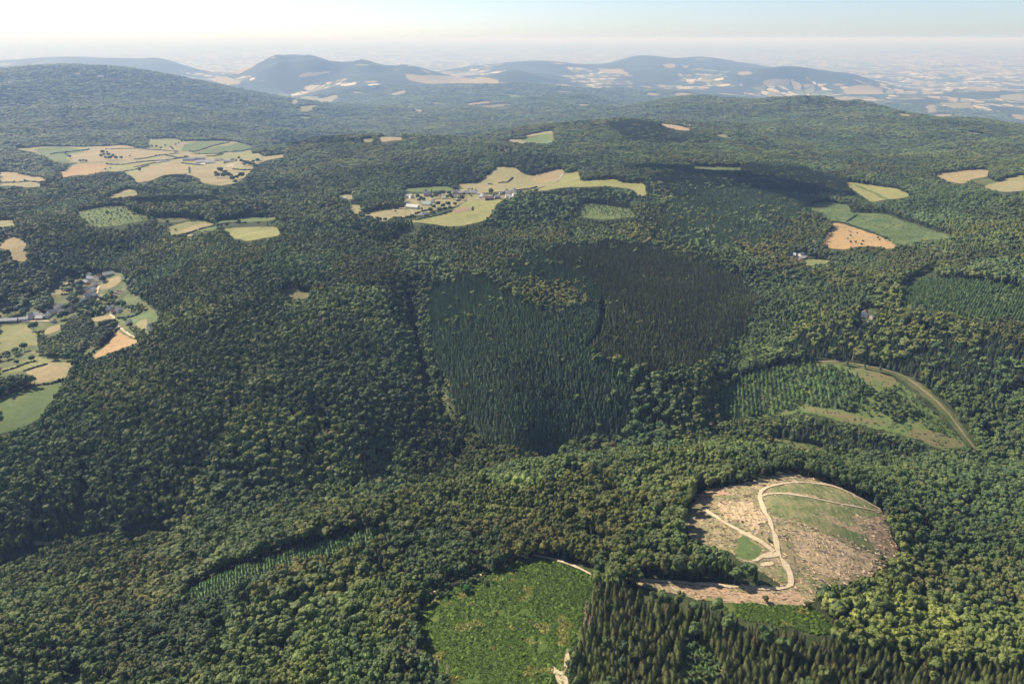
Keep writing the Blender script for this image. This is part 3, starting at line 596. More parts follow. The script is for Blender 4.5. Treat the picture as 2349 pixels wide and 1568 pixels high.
# far hills
FAR = [('z2','dry',[(535,330),(640,342),(740,340),(870,347),(950,357),(1080,357),(1160,372),(1240,393),(1100,398),(900,394),(700,398),(560,372)]),
 ('z2','tan',[(440,298),(520,300),(480,310)]),('z2','dry',[(630,300),(690,312),(725,330),(690,325)]),('z2','tan',[(430,470),(480,450),(550,436),(545,455),(480,475)]),
 ('z2','green',[(1200,462),(1330,476),(1325,490),(1240,486)]),('z2','dry',[(950,527),(1115,512),(1112,524),(960,542)]),('z2','heath',[(1000,545),(1260,530),(1130,560)]),
 ('z2','tan',[(0,320),(50,308),(30,330),(0,336)]),('z2','tan',[(20,475),(95,470),(80,500),(10,520)]),('z2','tan',[(585,560),(610,555),(660,585),(620,590)]),('z2','tan',[(710,524),(780,522),(775,530),(715,532)]),
 ('z2','tan',[(1540,440),(1660,445),(1670,455),(1560,450)]),('z2','dry',[(1820,288),(1900,300),(1990,295),(2040,330),(2030,342),(1960,330),(1860,318)]),('z2','dry',[(2150,455),(2250,465),(2230,478),(2155,475)]),
 ('z2','dry',[(2260,265),(2349,270),(2349,290),(2290,290)]),('z2','tan',[(1680,538),(1780,535),(1785,552),(1700,545)]),('z2','tan',[(175,445),(240,450),(260,462),(190,460)]),('z2','tan',[(195,265),(305,268),(290,278),(210,275)]),
 ('z2','dry',[(535,265),(585,285),(560,288)]),('z2','green',[(1600,350),(1650,352),(1620,358)]),('z2','tan',[(860,325),(1060,318),(1070,330),(960,345),(870,340)]),
 ('z3','dry',[(80,250),(150,246),(165,265),(120,276)]),('z3','dry',[(195,258),(250,255),(220,275)]),('z3','dry',[(695,360),(760,340),(895,347),(880,380),(720,386)]),('z3','dry',[(540,300),(640,295),(650,310),(560,322)]),
 ('z3','dry',[(940,380),(1020,370),(995,405),(948,400)]),('z3','dry',[(1200,408),(1290,382),(1455,392),(1465,438),(1300,440),(1215,422)]),('z3','dry',[(160,425),(300,438),(290,450),(155,456)]),
 ('z3','dry',[(410,448),(540,462),(655,470),(560,476),(430,462)]),('z3','tan',[(300,345),(415,346),(400,360),(330,360)]),('z3','tan',[(735,425),(820,430),(800,460),(740,450)]),('z3','dry',[(950,455),(1015,455),(1000,468)]),
 ('z3','dry',[(1130,370),(1230,372),(1220,388),(1140,385)]),('z3','tan',[(1130,455),(1280,450),(1340,470),(1180,475)]),('z3','dry',[(1720,510),(1790,500),(1810,545),(1740,555)]),('z3','tan',[(1800,490),(1960,490),(2050,520),(1900,525)]),
 ('z3','dry',[(1770,560),(1890,560),(1895,580),(1790,580)]),('z3','dry',[(1640,355),(1720,355),(1690,385),(1650,375)]),('z3','dry',[(1960,385),(2100,395),(2220,400),(2190,425),(1990,410)]),('z3','tan',[(2190,445),(2346,430),(2346,480),(2200,470)]),
 ('z3','tan',[(1500,545),(1600,560),(1690,580),(1580,575)]),('z3','yellow',[(1910,615),(1985,622),(1960,630)]),('z3','dry',[(2260,560),(2346,565),(2346,600),(2280,590)]),('z3','tan',[(1480,410),(1535,405),(1525,432),(1485,430)]),
 ('z1','dry',[(1985,355),(2030,320),(2100,322),(2160,322),(2235,305),(2215,328),(2080,350)]),('z1','tan',[(1720,380),(1790,368),(1780,385)]),('z1','tan',[(1715,412),(1790,403),(1780,415)]),('z1','dry',[(1690,262),(1730,256),(1720,275),(1600,345),(1580,335)]),
 ('z1','yellow',[(1990,560),(2040,545),(2130,540),(2080,580),(2000,585)]),('z1','pale_green',[(2020,485),(2150,480),(2120,510),(2010,505)]),('z1','tan',[(2100,500),(2200,485),(2260,475),(2250,490),(2150,530)]),('z1','green',[(1990,612),(2100,618),(2090,635),(2030,632)]),
 ('z1','pale_green',[(1900,685),(1975,688),(1960,697),(1910,695)]),('z1','dry',[(630,348),(710,349),(705,357),(640,356)]),('z1','dry',[(495,325),(570,330),(560,340),(500,336)]),('z1','tan',[(740,486),(805,484),(795,494),(750,494)]),
 ('z1','olive',[(305,450),(340,425),(415,395),(415,408),(340,440)]),('z1','tan',[(1950,520),(1990,500),(2010,520),(1960,545)]),('z1','dry',[(0,258),(80,262),(70,272),(0,272)]),('z1','dry',[(1340,360),(1500,350),(1630,395),(1560,405),(1420,380)])]
for t, c, pts in FAR: field('far_field', t, c, pts, 1)
# ------------------------------------------------------------------ trees
def ico(sub):
    bm = bmesh.new(); bmesh.ops.create_icosphere(bm, subdivisions=sub, radius=1.0)
    v = np.array([q.co[:] for q in bm.verts]); f = [[w.index for w in p.verts] for p in bm.faces]
    bm.free(); return v, np.array(f)
ICO = {1: ico(1), 2: ico(2)}
class Geo:
    def __init__(self): self.v, self.f, self.m, self.n = [], [], [], 0
    def add(self, v, f, mat=0):
        v = np.asarray(v, float); self.v.append(v)
        self.f += [[i + self.n for i in q] for q in f]; self.m += [mat] * len(f); self.n += len(v)
    def mesh(self, name, mats):
        me = bpy.data.meshes.new(name); me.from_pydata(np.concatenate(self.v).tolist(), [], self.f)
        for m in mats: me.materials.append(m)
        me.polygons.foreach_set('material_index', np.array(self.m, np.int32)); me.update(); return me
def lump(g, c, r, rg, sub=2, squash=.85, rough=.16, mat=0):
    v, f = ICO[sub]
    d = 1 + rough * rg.normal(0, 1, (len(v), 1)).clip(-1.8, 1.8)
    g.add(np.asarray(c) + v * d * r * np.array([1, 1, squash]), f.tolist(), mat)
def leaves(g, c, r, cnt, size, rg, squash=.85, mat=0):
    for _ in range(cnt):
        n_ = rg.normal(0, 1, 3); n_[2] = abs(n_[2]) * .8 + .05; n_ /= np.linalg.norm(n_)
        p = np.asarray(c) + n_ * np.array([1, 1, squash]) * r * rg.uniform(.92, 1.16)
        a = np.cross(n_, rg.normal(0, 1, 3)); a /= np.linalg.norm(a) + 1e-9; b = np.cross(n_, a) + n_ * rg.normal(0, .5)
        s = size * rg.uniform(.6, 1.3)
        g.add([p - a * s - b * s * .6, p + a * s - b * s * .5, p + a * s * .7 + b * s, p - a * s * .8 + b * s * .7], [[0, 1, 2], [0, 2, 3]], mat)
def tube(g, a, b, ra, rb, sides=6, mat=1):
    a, b = np.asarray(a, float), np.asarray(b, float); d = b - a; d = d / np.linalg.norm(d)
    u = np.cross(d, [0.3, 1, .2]); u /= np.linalg.norm(u); w = np.cross(d, u)
    k = np.arange(sides) * 2 * math.pi / sides
    ring = np.cos(k)[:, None] * u + np.sin(k)[:, None] * w
    f = [[i, (i + 1) % sides, sides + (i + 1) % sides, sides + i] for i in range(sides)]
    g.add(np.concatenate([a + ring * ra, b + ring * rb]), f, mat)

def broadleaf(seed, fine=True, H=20.0, open_grown=False):
    """returns crown and trunk geometry, base at the origin"""
    rg = np.random.default_rng(seed); cr, tk = Geo(), Geo()
    Rc = rg.uniform(4.0, 5.2); zc = H * (.60 if open_grown else .66)
    k = 9 if fine else 5
    tube(tk, (0, 0, -1.5), (rg.normal(0, .3), rg.normal(0, .3), H * .55), .34, .2)
    for q in range(k):
        if q == 0: c = np.array([0, 0, zc + 1.0]); r = Rc * .74
        else:
            a = q * 2.399 + rg.uniform(-.4, .4); rr = Rc * rg.uniform(.42, .72)
            c = np.array([math.cos(a) * rr, math.sin(a) * rr, zc + rg.uniform(-.17, .22) * H]); r = Rc * rg.uniform(.36, .56)
            if fine and q < 5: tube(tk, (0, 0, H * rg.uniform(.35, .5)), c, .14, .06, 5)
        lump(cr, c, r, rg, 2)
        leaves(cr, c, r, 34 if fine else 8, .55 if fine else .9, rg)
    return cr, tk
def spruce(seed, fine=True, H=20.0, Rb=3.5, whorls=11, pts=9, bare=.22):
    rg = np.random.default_rng(seed); cr, tk = Geo(), Geo()
    tube(tk, (0, 0, -1.5), (0, 0, H * .9), .24, .06)
    if not fine: whorls, pts = max(6, whorls * 6 // 10), 7
    for q in range(whorls):
        t = q / (whorls - 1); z = H * (bare + (1 - bare) * t * .97)
        r = Rb * (1 - t) ** .85 * rg.uniform(.85, 1.1) + .25; up = H * (1 - bare) / whorls * 1.7
        ring = []; m = pts * 2
        off = rg.uniform(0, 6.28)
        for i in range(m):
            a = off + i * 2 * math.pi / m; rr = r * (rg.uniform(.85, 1.2) if i % 2 == 0 else rg.uniform(.42, .6))
            ring.append((math.cos(a) * rr, math.sin(a) * rr, z - (rr * .34 if i % 2 == 0 else -.1) + rg.normal(0, .1)))
        ring.append((0, 0, min(z + up, H + .4)))
        cr.add(ring, [[i, (i + 1) % m, m] for i in range(m)])
        if fine and q < whorls - 2:
            for i in range(0, m, 2):
                p = np.array(ring[i]) * np.array([.72, .72, 1]) + np.array([0, 0, r * .16 + .1]); s = .42
                d = np.array([ring[i][0], ring[i][1], -.3 * r]); d /= np.linalg.norm(d); sd = np.cross(d, [0, 0, 1])
                cr.add([p - sd * s, p + sd * s, p + d * s * 2.2 + [0, 0, rg.normal(.1, .15)]], [[0, 1, 2]])
    return cr, tk
def dead_spruce(seed, H=19.0):
    rg = np.random.default_rng(seed); cr, tk = Geo(), Geo()
    tube(tk, (0, 0, -1), (0, 0, H), .22, .04)
    for q in range(46):
        z = H * rg.uniform(.25, .98); L = 2.1 * (1.05 - z / H) + .35; a = rg.uniform(0, 6.28)
        d = np.array([math.cos(a), math.sin(a), -.25]); s = np.array([-d[1], d[0], 0]) * .22
        p = np.array([0, 0, z])
        cr.add([p - s * .3, p + s * .3, p + d * L + s, p + d * L * .9 - s], [[0, 1, 2, 3]])
    return cr, tk

def leaf_material(name, fine_scale, rough=.7, lo=.62, hi=1.45):
    m, nt, b = new_mat(name)
    b.inputs['Roughness'].default_value = rough; b.inputs['Specular IOR Level'].default_value = .2
    at = N(nt, 'ShaderNodeAttribute', attribute_type='INSTANCER', attribute_name='tint')
    tc = N(nt, 'ShaderNodeTexCoord')
    f = noise(nt, fine_scale, 4, tc.outputs['Object'], .7)
    nt.links.new(mix(nt, 1.0, at.outputs['Color'], ramp(nt, f, [(.3, (lo, lo, lo * .95)), (.5, (1, 1, 1)), (.72, (hi, hi * .98, hi * .85))]), 'MULTIPLY'), b.inputs['Base Color'])
    return m
M_LEAF = leaf_material('broadleaf_foliage', .55)
M_NEEDLE = leaf_material('spruce_needles', .8, lo=.7, hi=1.3)
def bark_material(name, c1, c2):
    m, nt, b = new_mat(name)
    nt.links.new(ramp(nt, noise(nt, 1.3, 4), [(.35, c1), (.65, c2)]), b.inputs['Base Color']); return m
M_BARK = bark_material('bark', (.10, .085, .065), (.24, .21, .17))
M_DEAD = bark_material('dead_twigs', (.20, .14, .11), (.34, .25, .2))

def join_geo(cr, tk):
    g = Geo()
    for s_, mm in ((cr, 0), (tk, 1)):
        off = g.n
        for v in s_.v: g.v.append(v)
        g.f += [[i + off for i in q] for q in s_.f]; g.m += [mm] * len(s_.f); g.n += s_.n
    return g
def clump(seed, kind):
    """several neighbouring trees of the distant wood in one mesh, about 13 m across"""
    rg = np.random.default_rng(seed); cr, tk = Geo(), Geo()
    if kind == 'b':
        for q in range(5):
            a = q * 1.2566 + rg.uniform(-.3, .3); rr = rg.uniform(3.4, 5.4) if q else 0
            H = rg.uniform(11.5, 21); c = np.array([math.cos(a) * rr, math.sin(a) * rr, H * .68])
            for w in range(3): lump(cr, c + rg.normal(0, 1.5, 3), rg.uniform(1.8, 2.9), rg, 1 if w else 2, .9, .2)
            leaves(cr, c, 3.6, 5, 1.1, rg)
            tube(tk, (c[0], c[1], -2), (c[0], c[1], H * .6), .4, .25, 4)
    else:
        for q in range(7):
            a = q * 1.05 + rg.uniform(-.2, .2); rr = rg.uniform(3.6, 5.8) if q else 0
            H = rg.uniform(17, 23); s_ = spruce(seed * 31 + q, False, H, 2.5, 9)
            o = np.array([math.cos(a) * rr, math.sin(a) * rr, 0])
            for src, dst in zip(s_, (cr, tk)):
                off = dst.n
                for v in src.v: dst.v.append(v + o)
                dst.f += [[i + off for i in p] for p in src.f]; dst.m += src.m; dst.n += src.n
    return cr, tk
PROTO = {}
def proto(key, cr, tk, mats):
    PROTO[key] = dict(crown=cr.mesh(key + '_crown', [mats[0]]), trunk=None, full=join_geo(cr, tk).mesh(key, list(mats)))
    g = Geo(); g.v, g.f, g.n = tk.v, tk.f, tk.n; g.m = [0] * len(tk.f); PROTO[key]['trunk'] = g.mesh(key + '_trunk', [mats[1]])
NB, NS, ND = 7, 5, 3
for k in range(NB): proto('bl_fine_%d' % k, *broadleaf(100 + k), (M_LEAF, M_BARK))
for k in range(4): proto('bl_mid_%d' % k, *broadleaf(140 + k, False), (M_LEAF, M_BARK))
for k in range(4): proto('bl_clump_%d' % k, *clump(180 + k, 'b'), (M_LEAF, M_BARK))
for k in range(NS): proto('sp_fine_%d' % k, *spruce(200 + k), (M_NEEDLE, M_BARK))
for k in range(3): proto('sp_mid_%d' % k, *spruce(240 + k, False), (M_NEEDLE, M_BARK))
for k in range(3): proto('sp_clump_%d' % k, *clump(280 + k, 's'), (M_NEEDLE, M_BARK))
for k in range(2): proto('yo_%d' % k, *spruce(300 + k, True, 6.5, 1.7, 7, 8, .06), (M_NEEDLE, M_BARK))
for k in range(ND): proto('dead_%d' % k, *dead_spruce(320 + k), (M_DEAD, M_BARK))
for k in range(3): proto('open_%d' % k, *broadleaf(340 + k, True, 13.0, True), (M_LEAF, M_BARK))

# ------------------------------------------------------------------ which kind of wood grows where (outlines seen on the photograph's sheet)
def D(*p): return np.array(p, float)
CONIFER = [  # outline, colour family, share of conifers
 (D((-40,1470),(120,1460),(230,1568),(200,1640),(-40,1640)), 'dark', .55),  # dark conifers added to imitate the shade of this corner slope
 (D((540,1380),(640,1340),(760,1330),(700,1420),(600,1450)), 'dark', .45),
 (D((0,1160),(180,1100),(190,1200),(0,1260)), 'dark', .4),
 (D((300,455),(480,450),(640,470),(560,500),(330,490)), 'dark', .85),
 (D((560,405),(700,415),(690,440),(570,435)), 'dark', .5),
 (D((1160,350),(1280,360),(1300,400),(1180,385),(1120,380)), 'dark', .6),
 (D((900,360),(1110,365),(1060,430),(930,400)), 'dark', .35),
 (D((985,660),(1060,632),(1120,625),(1150,662),(1200,690),(1290,715),(1345,692),(1388,690),(1388,740),(1370,790),(1350,812),(1400,830),(1450,850),(1462,960),(1420,1000),(1330,1012),(1250,1045),(1180,1030),(1100,1000),(1060,960),(1050,930),(1010,860),(990,780),(980,700)), 'blue', .985),
 (D((1180,592),(1260,565),(1400,553),(1500,560),(1560,590),(1620,600),(1700,630),(1740,680),(1730,740),(1680,790),(1600,832),(1520,852),(1450,848),(1360,806),(1395,700),(1330,665),(1250,640),(1180,622)), 'brown', .99),
 (D((1160,600),(1230,575),(1300,610),(1370,660),(1390,690),(1350,690),(1290,650),(1200,640),(1165,625)), 'blue', .95),
 (D((1545,455),(1640,430),(1760,430),(1850,440),(1860,470),(1790,535),(1730,560),(1650,575),(1580,560),(1520,520)), 'blue', .92),
 (D((1460,500),(1545,455),(1520,520),(1580,560),(1650,580),(1640,600),(1560,590),(1480,545)), 'brown', .8),
 (D((1420,430),(1500,400),(1600,385),(1720,375),(1850,385),(1980,420),(1960,445),(1910,425),(1860,450),(1760,432),(1640,432),(1540,455),(1470,470)), 'dark', .9),
 (D((1060,515),(1130,500),(1150,468),(1200,450),(1290,430),(1450,428),(1468,455),(1440,478),(1330,470),(1325,500),(1260,522),(1150,522)), 'dark', .85),
 (D((640,505),(800,498),(985,512),(975,540),(890,565),(800,540),(660,525)), 'dark', .7),
 (D((1790,800),(1850,752),(1950,742),(2100,772),(2250,760),(2349,780),(2400,860),(2320,915),(2200,885),(2050,865),(1950,832),(1850,835)), 'dark', .75),
 (D((1330,1600),(1318,1480),(1340,1390),(1362,1340),(1420,1325),(1500,1358),(1640,1400),(1700,1425),(1800,1440),(1900,1455),(2050,1495),(2190,1515),(2400,1525),(2400,1620)), 'near', .97),
 (D((1770,950),(1850,960),(1960,980),(2100,1010),(2150,1042),(2050,1062),(1950,1042),(1850,1012),(1780,985)), 'dark', .75),
 (D((860,1220),(960,1230),(990,1290),(960,1340),(880,1330),(840,1280)), 'dark', .5),
 (D((1000,1180),(960,1300),(900,1200)), 'dark', .3),
 (D((1390,285),(1440,272),(1540,285),(1600,310),(1560,330),(1440,320)), 'dark', .8),
 (D((0,170),(160,150),(330,160),(560,220),(640,270),(500,260),(300,210),(120,230),(0,240)), 'brown', .5),
 (D((260,470),(420,465),(560,475),(560,505),(420,500),(300,495)), 'dark', .6),
 (D((640,300),(800,315),(840,325),(700,330),(620,330)), 'dark', .7),
 (D((2000,640),(2349,660),(2349,760),(2100,740),(2060,700)), 'blue', .35),
 (D((1950,430),(2130,440),(2349,500),(2349,640),(2200,560),(2080,470)), 'dark', .25),
 (D((900,640),(960,680),(970,800),(1000,1000),(960,1000),(920,800)), 'dark', .35),
 (D((1440,850),(1560,860),(1600,900),(1560,1000),(1460,980)), 'near', .45),
]
YOUNG = [  # outline, row direction, row and tree spacing, height scale
 (D((1645,905),(1700,872),(1745,852),(1830,836),(1925,842),(1985,880),(1985,920),(1945,945),(1850,930),(1780,950),(1660,962)), 1.35, 6.2, 4.2, 1.45),
 (D((2062,700),(2082,668),(2122,640),(2349,665),(2370,740),(2250,735),(2150,712)), .9, 4.2, 3.6, 1.25),
 (D((405,1385),(445,1352),(500,1326),(580,1296),(665,1270),(750,1244),(830,1221),(900,1208),(912,1217),(835,1250),(752,1277),(668,1303),(582,1330),(505,1362),(455,1384)), .35, 3.6, 3.0, 1.1),
 (D((2120,960),(2150,955),(2185,990),(2200,1010),(2130,985)), .3, 5, 3.5, .6),
 (D((1565,1478),(1600,1482),(1650,1515),(1650,1568),(1575,1568)), .6, 3.4, 3.2, .9),
]
BROWNZONE = [to_d('z3', [(700,755),(800,780),(1000,810),(1200,850),(1400,870),(1720,920),(1500,940),(1200,905),(900,865),(750,820)]), D((1480,1290),(1600,1270),(1600,1290),(1480,1310)), D((1050,1190),(1180,1180),(1300,1230),(1280,1270),(1100,1280),(1030,1240)), D((300,1290),(480,1260),(520,1330),(420,1360),(250,1350)),
 D((2040,1300),(2200,1290),(2349,1270),(2349,1380),(2150,1360)), D((180,1330),(330,1330),(500,1420),(480,1568),(250,1568)), D((850,1400),(960,1380),(960,1568),(860,1568)), D((560,1310),(760,1250),(760,1290),(560,1360))]
BRIGHT = [D((680,1380),(860,1360),(900,1568),(640,1568)), D((900,1120),(1100,1090),(1250,1090),(1250,1160),(1050,1200),(900,1180)), D((1900,1350),(2349,1400),(2349,1500),(2050,1480),(1900,1420)), D((1550,1010),(1900,1000),(1760,1050),(1560,1060)), D((1560,830),(1800,770),(1850,790),(1780,850),(1650,900))]

OLIVE = [D((640,540),(800,545),(1000,560),(1250,535),(1480,520),(1500,555),(1300,560),(1180,600),(1120,620),(1000,630),(820,650),(700,620)), D((1200,640),(1330,665),(1400,690),(1290,710),(1200,685)), D((1560,500),(1900,560),(2349,560),(2349,640),(2000,630),(1750,620)), D((1450,850),(1540,850),(1560,960),(1480,950)), D((400,560),(640,560),(560,640),(420,700))]  # first outline: sunlight on the central slope band painted into the tint
def jitter_points():
    out = []
    r = 430.0
    while r < 15500:
        s = max(5.8, r * float(np.interp(r, [1900, 4000], [.0035, .0043])))
        half = .69 if r > 900 else .80
        k = max(1, int(2 * half * r / s))
        th = (np.arange(k) + .5 + rng.uniform(-.42, .42, k)) / k * 2 * half - half
        rr = r + rng.uniform(-.42, .42, k) * s
        out.append(np.stack([rr * np.sin(th), rr * np.cos(th), np.full(k, s)], 1)); r += s * .92
    return np.concatenate(out)
pts = jitter_points()
_a = jitter_points(); _x, _y, _q = project(_a[:, 0], _a[:, 1], height(_a[:, 0], _a[:, 1]) + 13); _m = np.zeros(len(_a), bool)
for _p, _f, _s in CONIFER:
    if _s > .84 and _f != 'near': _m |= in_poly(_p, _x, _y)
_a = _a[_m & (np.hypot(_a[:, 0], _a[:, 1]) < 2600)]; pts = np.concatenate([pts, _a])    # planted stands are denser
px_, py_, ps_ = pts.T
pz_ = height(px_, py_)
dist = np.hypot(px_, py_)
qx, qy, _ = project(px_, py_, pz_ + 13)
qx = qx + 7 * fbm(px_ / 14, py_ / 14, 31, 3) * np.clip(1600 / dist, .3, 1.3); qy = qy + 5 * fbm(px_ / 14, py_ / 14, 37, 3) * np.clip(1200 / dist, .2, 1.3)
is_con = np.zeros(len(px_), bool); fam = np.full(len(px_), 'mixed', object)
u = rng.uniform(0, 1, len(px_)); lown = fbm(px_ / 160, py_ / 160, 40, 2)
mixp = np.clip(.10 + .16 * np.maximum(fbm(px_ / 420, py_ / 420, 44, 2), 0), 0, .5)
is_con |= u < mixp
for poly, f_, share in CONIFER:
    k = in_poly(poly, qx, qy); is_con[k] = u[k] < share; fam[k] = f_
H_scale = np.where(is_con, .80 + .16 * rng.uniform(-1, 1, len(px_)), .92 + .2 * rng.uniform(-1, 1, len(px_)))
H_scale *= 1 + .10 * fbm(px_ / 60, py_ / 60, 60, 3)
Htree = np.where(is_con, 22, 20) * H_scale
# keep trees off open land, and off the ground whose trees would hide open land that the photograph shows
keep = np.ones(len(px_), bool)
hp = [project(px_, py_, pz_ + Htree * f) for f in (.45, .82)]
for dp, ring, pd in OPEN:
    keep &= ~in_poly(ring, px_, py_)
    rad = np.hypot(ring[:, 0], ring[:, 1]); lo_, hi_ = rad.min() - 240, rad.max()
    cand = keep & (dist > lo_) & (dist < hi_)
    ci = np.nonzero(cand)[0]
    for hx, hy, _ in hp:
        bad = in_poly(dp, hx[ci], hy[ci]); keep[ci[bad]] = False
for c, w_ in TRACKS:
    x0, y0 = c.min(0) - w_; x1, y1 = c.max(0) + w_
    ci = np.nonzero(keep & (px_ > x0) & (px_ < x1) & (py_ > y0) & (py_ < y1))[0]
    if len(ci):
        d2 = ((px_[ci, None] - c[None, :, 0]) ** 2 + (py_[ci, None] - c[None, :, 1]) ** 2).min(1); keep[ci[d2 < w_ * w_]] = False
GAPS = [D((1374,690),(1392,692),(1390,740),(1378,780),(1352,808),(1342,806),(1362,775),(1376,735)), D((930,680),(945,690),(958,760),(972,830),(992,880),(985,930),(970,880),(952,800),(935,740)),
 D((190,1075),(205,1075),(202,1150),(190,1212),(165,1215),(182,1150)), D((0,1288),(60,1262),(130,1240),(170,1235),(110,1275),(0,1330)), D((1030,1060),(1062,1012),(1072,1040),(1050,1070)),
 D((1640,885),(1650,870),(1700,855),(1670,890)), D((410,1372),(440,1345),(500,1318),(580,1290),(665,1264),(750,1240),(840,1214),(840,1224),(700,1264),(560,1308),(450,1358)), D((870,560),(950,525),(990,515),(960,545),(890,575)),
 D((1380,1065),(1400,1075),(1412,1100),(1395,1105)), D((2060,670),(2085,640),(2150,610),(2140,640),(2090,668)), D((2290,905),(2349,880),(2349,905),(2300,925))]
for poly in GAPS: keep &= ~in_poly(unproject(poly), px_, py_)
# the left village: only its tree belts are wooded
def LVP(*q): return to_d('lv', q)
BELT = [LVP((420,960),(560,910),(760,840),(900,770),(1020,720),(1100,720),(1180,800),(1170,900),(1080,1060),(1000,1150),(900,1200),(640,1210),(470,1150),(480,1060)), LVP((1190,1000),(1230,880),(1300,840),(1450,790),(1430,860),(1340,970),(1260,1060),(1160,1110)),
 LVP((80,570),(180,460),(260,370),(380,430),(360,540),(280,600),(150,570)), LVP((420,600),(440,480),(520,425),(640,450),(680,520),(600,600)), LVP((820,520),(840,450),(960,440),(980,490),(900,540)), LVP((-60,1400),(250,1400),(340,1470),(430,1540),(300,1570),(-60,1620)),
 LVP((1000,580),(1330,580),(1330,640),(1100,690),(1000,650)), LVP((1440,490),(1600,505),(1700,560),(1850,600),(1700,640),(1560,600)), LVP((-60,1130),(80,1090),(260,1020),(400,1040),(480,1080),(300,1150),(100,1230),(-60,1260)), LVP((1560,180),(1700,300),(1760,420),(1640,400),(1560,330)), LVP((1340,430),(1400,400),(1430,540),(1360,570)), LVP((1640,790),(1760,860),(1800,930),(1700,920),(1600,860))]
lvw = unproject(LVA); inl = in_poly(lvw, px_, py_); belt = np.zeros(len(px_), bool)
for b_ in BELT: belt |= in_poly(unproject(b_), px_, py_)
keep &= ~(inl & ~belt)
H_scale = np.where(inl, H_scale * .72, H_scale); is_con &= ~inl
sizeN = fbm(px_ / 170, py_ / 170, 120, 2)
keep &= ~((sizeN > .25) & ~is_con & (dist < 2400) & (rng.uniform(0, 1, len(px_)) < .34))      # old stands: fewer, larger crowns
# natural gaps, more of them in the leafy wood
gapn = fbm(px_ / 26, py_ / 26, 70, 2)
keep &= ~((gapn > .98) & (dist < 3000) & ~is_con)
sel = np.nonzero(keep)[0]
px_, py_, ps_, pz_, dist, is_con, fam, H_scale, lown, qx, qy, sizeN = (a[sel] for a in (px_, py_, ps_, pz_, dist, is_con, fam, H_scale, lown, qx, qy, sizeN))
bigf = np.where(sizeN > .25, 1.26, np.where(sizeN < -.35, .84, 1.0)); H_scale = np.where(is_con, H_scale, H_scale * (1 + (bigf - 1) * .45))
NT = len(px_)
# colours
def lerp(a, b, t): return a + (b - a) * t
def c1_off(v): return np.floor(v / 125)
def tints():
    t = np.zeros((NT, 3)); a = rng.normal(0, 1, NT) * np.where(dist > 4500, .3, np.where(dist > 2400, .55, 1)); b = rng.uniform(0, 1, NT)
    patch = fbm(px_ / 240, py_ / 240, 80, 3)
    g0, g1, g2, g3 = np.array([.060, .092, .032]), np.array([.115, .148, .048]), np.array([.125, .118, .050]), np.array([.045, .078, .040])
    w = np.clip(.42 + .33 * patch + .22 * a, 0, 1)[:, None]
    t[:] = lerp(g0, g1, w)
    br = np.clip((b - .88) * 6 + .25 * np.maximum(lown, 0), 0, 1)[:, None] * .55
    zone = np.zeros(NT)
    for poly in BROWNZONE: zone[in_poly(poly, qx, qy)] = .5
    br = np.maximum(br, zone[:, None] * np.clip(.6 + .4 * a, .1, 1.2)[:, None])
    t = lerp(t, g2 * np.array([1., .95, .9]), np.clip(br, 0, 1))
    dk = np.clip((.16 - b) * 6, 0, 1)[:, None]; t = lerp(t, g3, dk)
    for poly in OLIVE:
        k = in_poly(poly, qx, qy); t[k] = lerp(t[k], np.array([.135, .145, .055]), np.clip(.32 + .2 * a[k], 0, .7)[:, None])
    for poly in BRIGHT:
        k = in_poly(poly, qx, qy); t[k] = lerp(t[k], np.array([.135, .18, .055]), np.clip(.45 + .3 * a[k], 0, .9)[:, None])
    # stands of different species and age, some 60 to 200 m across
    wx, wy = px_ + 45 * fbm(px_ / 90, py_ / 90, 140, 3), py_ + 45 * fbm(px_ / 90, py_ / 90, 150, 3)
    c1, c2 = np.floor(wx / 125), np.floor(wy / 125 + .37 * c1_off(wx))
    sv, sh_ = hash2(c1, c2, 5), hash2(c1, c2, 9)
    t *= (.70 + .58 * sv)[:, None]; t[:, 0] *= .86 + .30 * sh_; t[:, 2] *= 1.18 - .34 * sh_
    cols = {'mixed': (.050, .080, .044), 'blue': (.104, .158, .086), 'brown': (.112, .130, .062), 'dark': (.062, .090, .052), 'near': (.094, .112, .042)}
    for f_, c in cols.items():
        k = is_con & (fam == f_)
        t[k] = np.array(c) * (1 + .2 * a[k] + .14 * patch[k]).clip(.55, 1.6)[:, None]
        k2 = k & (b > .93); t[k2] = lerp(t[k2], np.array([.11, .09, .05]), .6)
    return (t * 1.18 * np.array([1.04, 1.0, .9])).clip(.01, .4)
tint = tints()

# ------------------------------------------------------------------ placing: the trees that show largest are things of their own, the rest one mass for each kind
frame = (qx > -20) & (qx < 2370) & (qy > 800) & (qy < 1600)
def largest(mask, cnt):
    k = np.nonzero(mask & frame)[0]; s3 = np.hypot(dist[k], CAM_Z - pz_[k]); return k[np.argsort(s3)[:cnt]]
solo_b, solo_s = largest(~is_con, 300), largest(is_con, 300)
solo = np.zeros(NT, bool); solo[solo_b] = True; solo[solo_s] = True

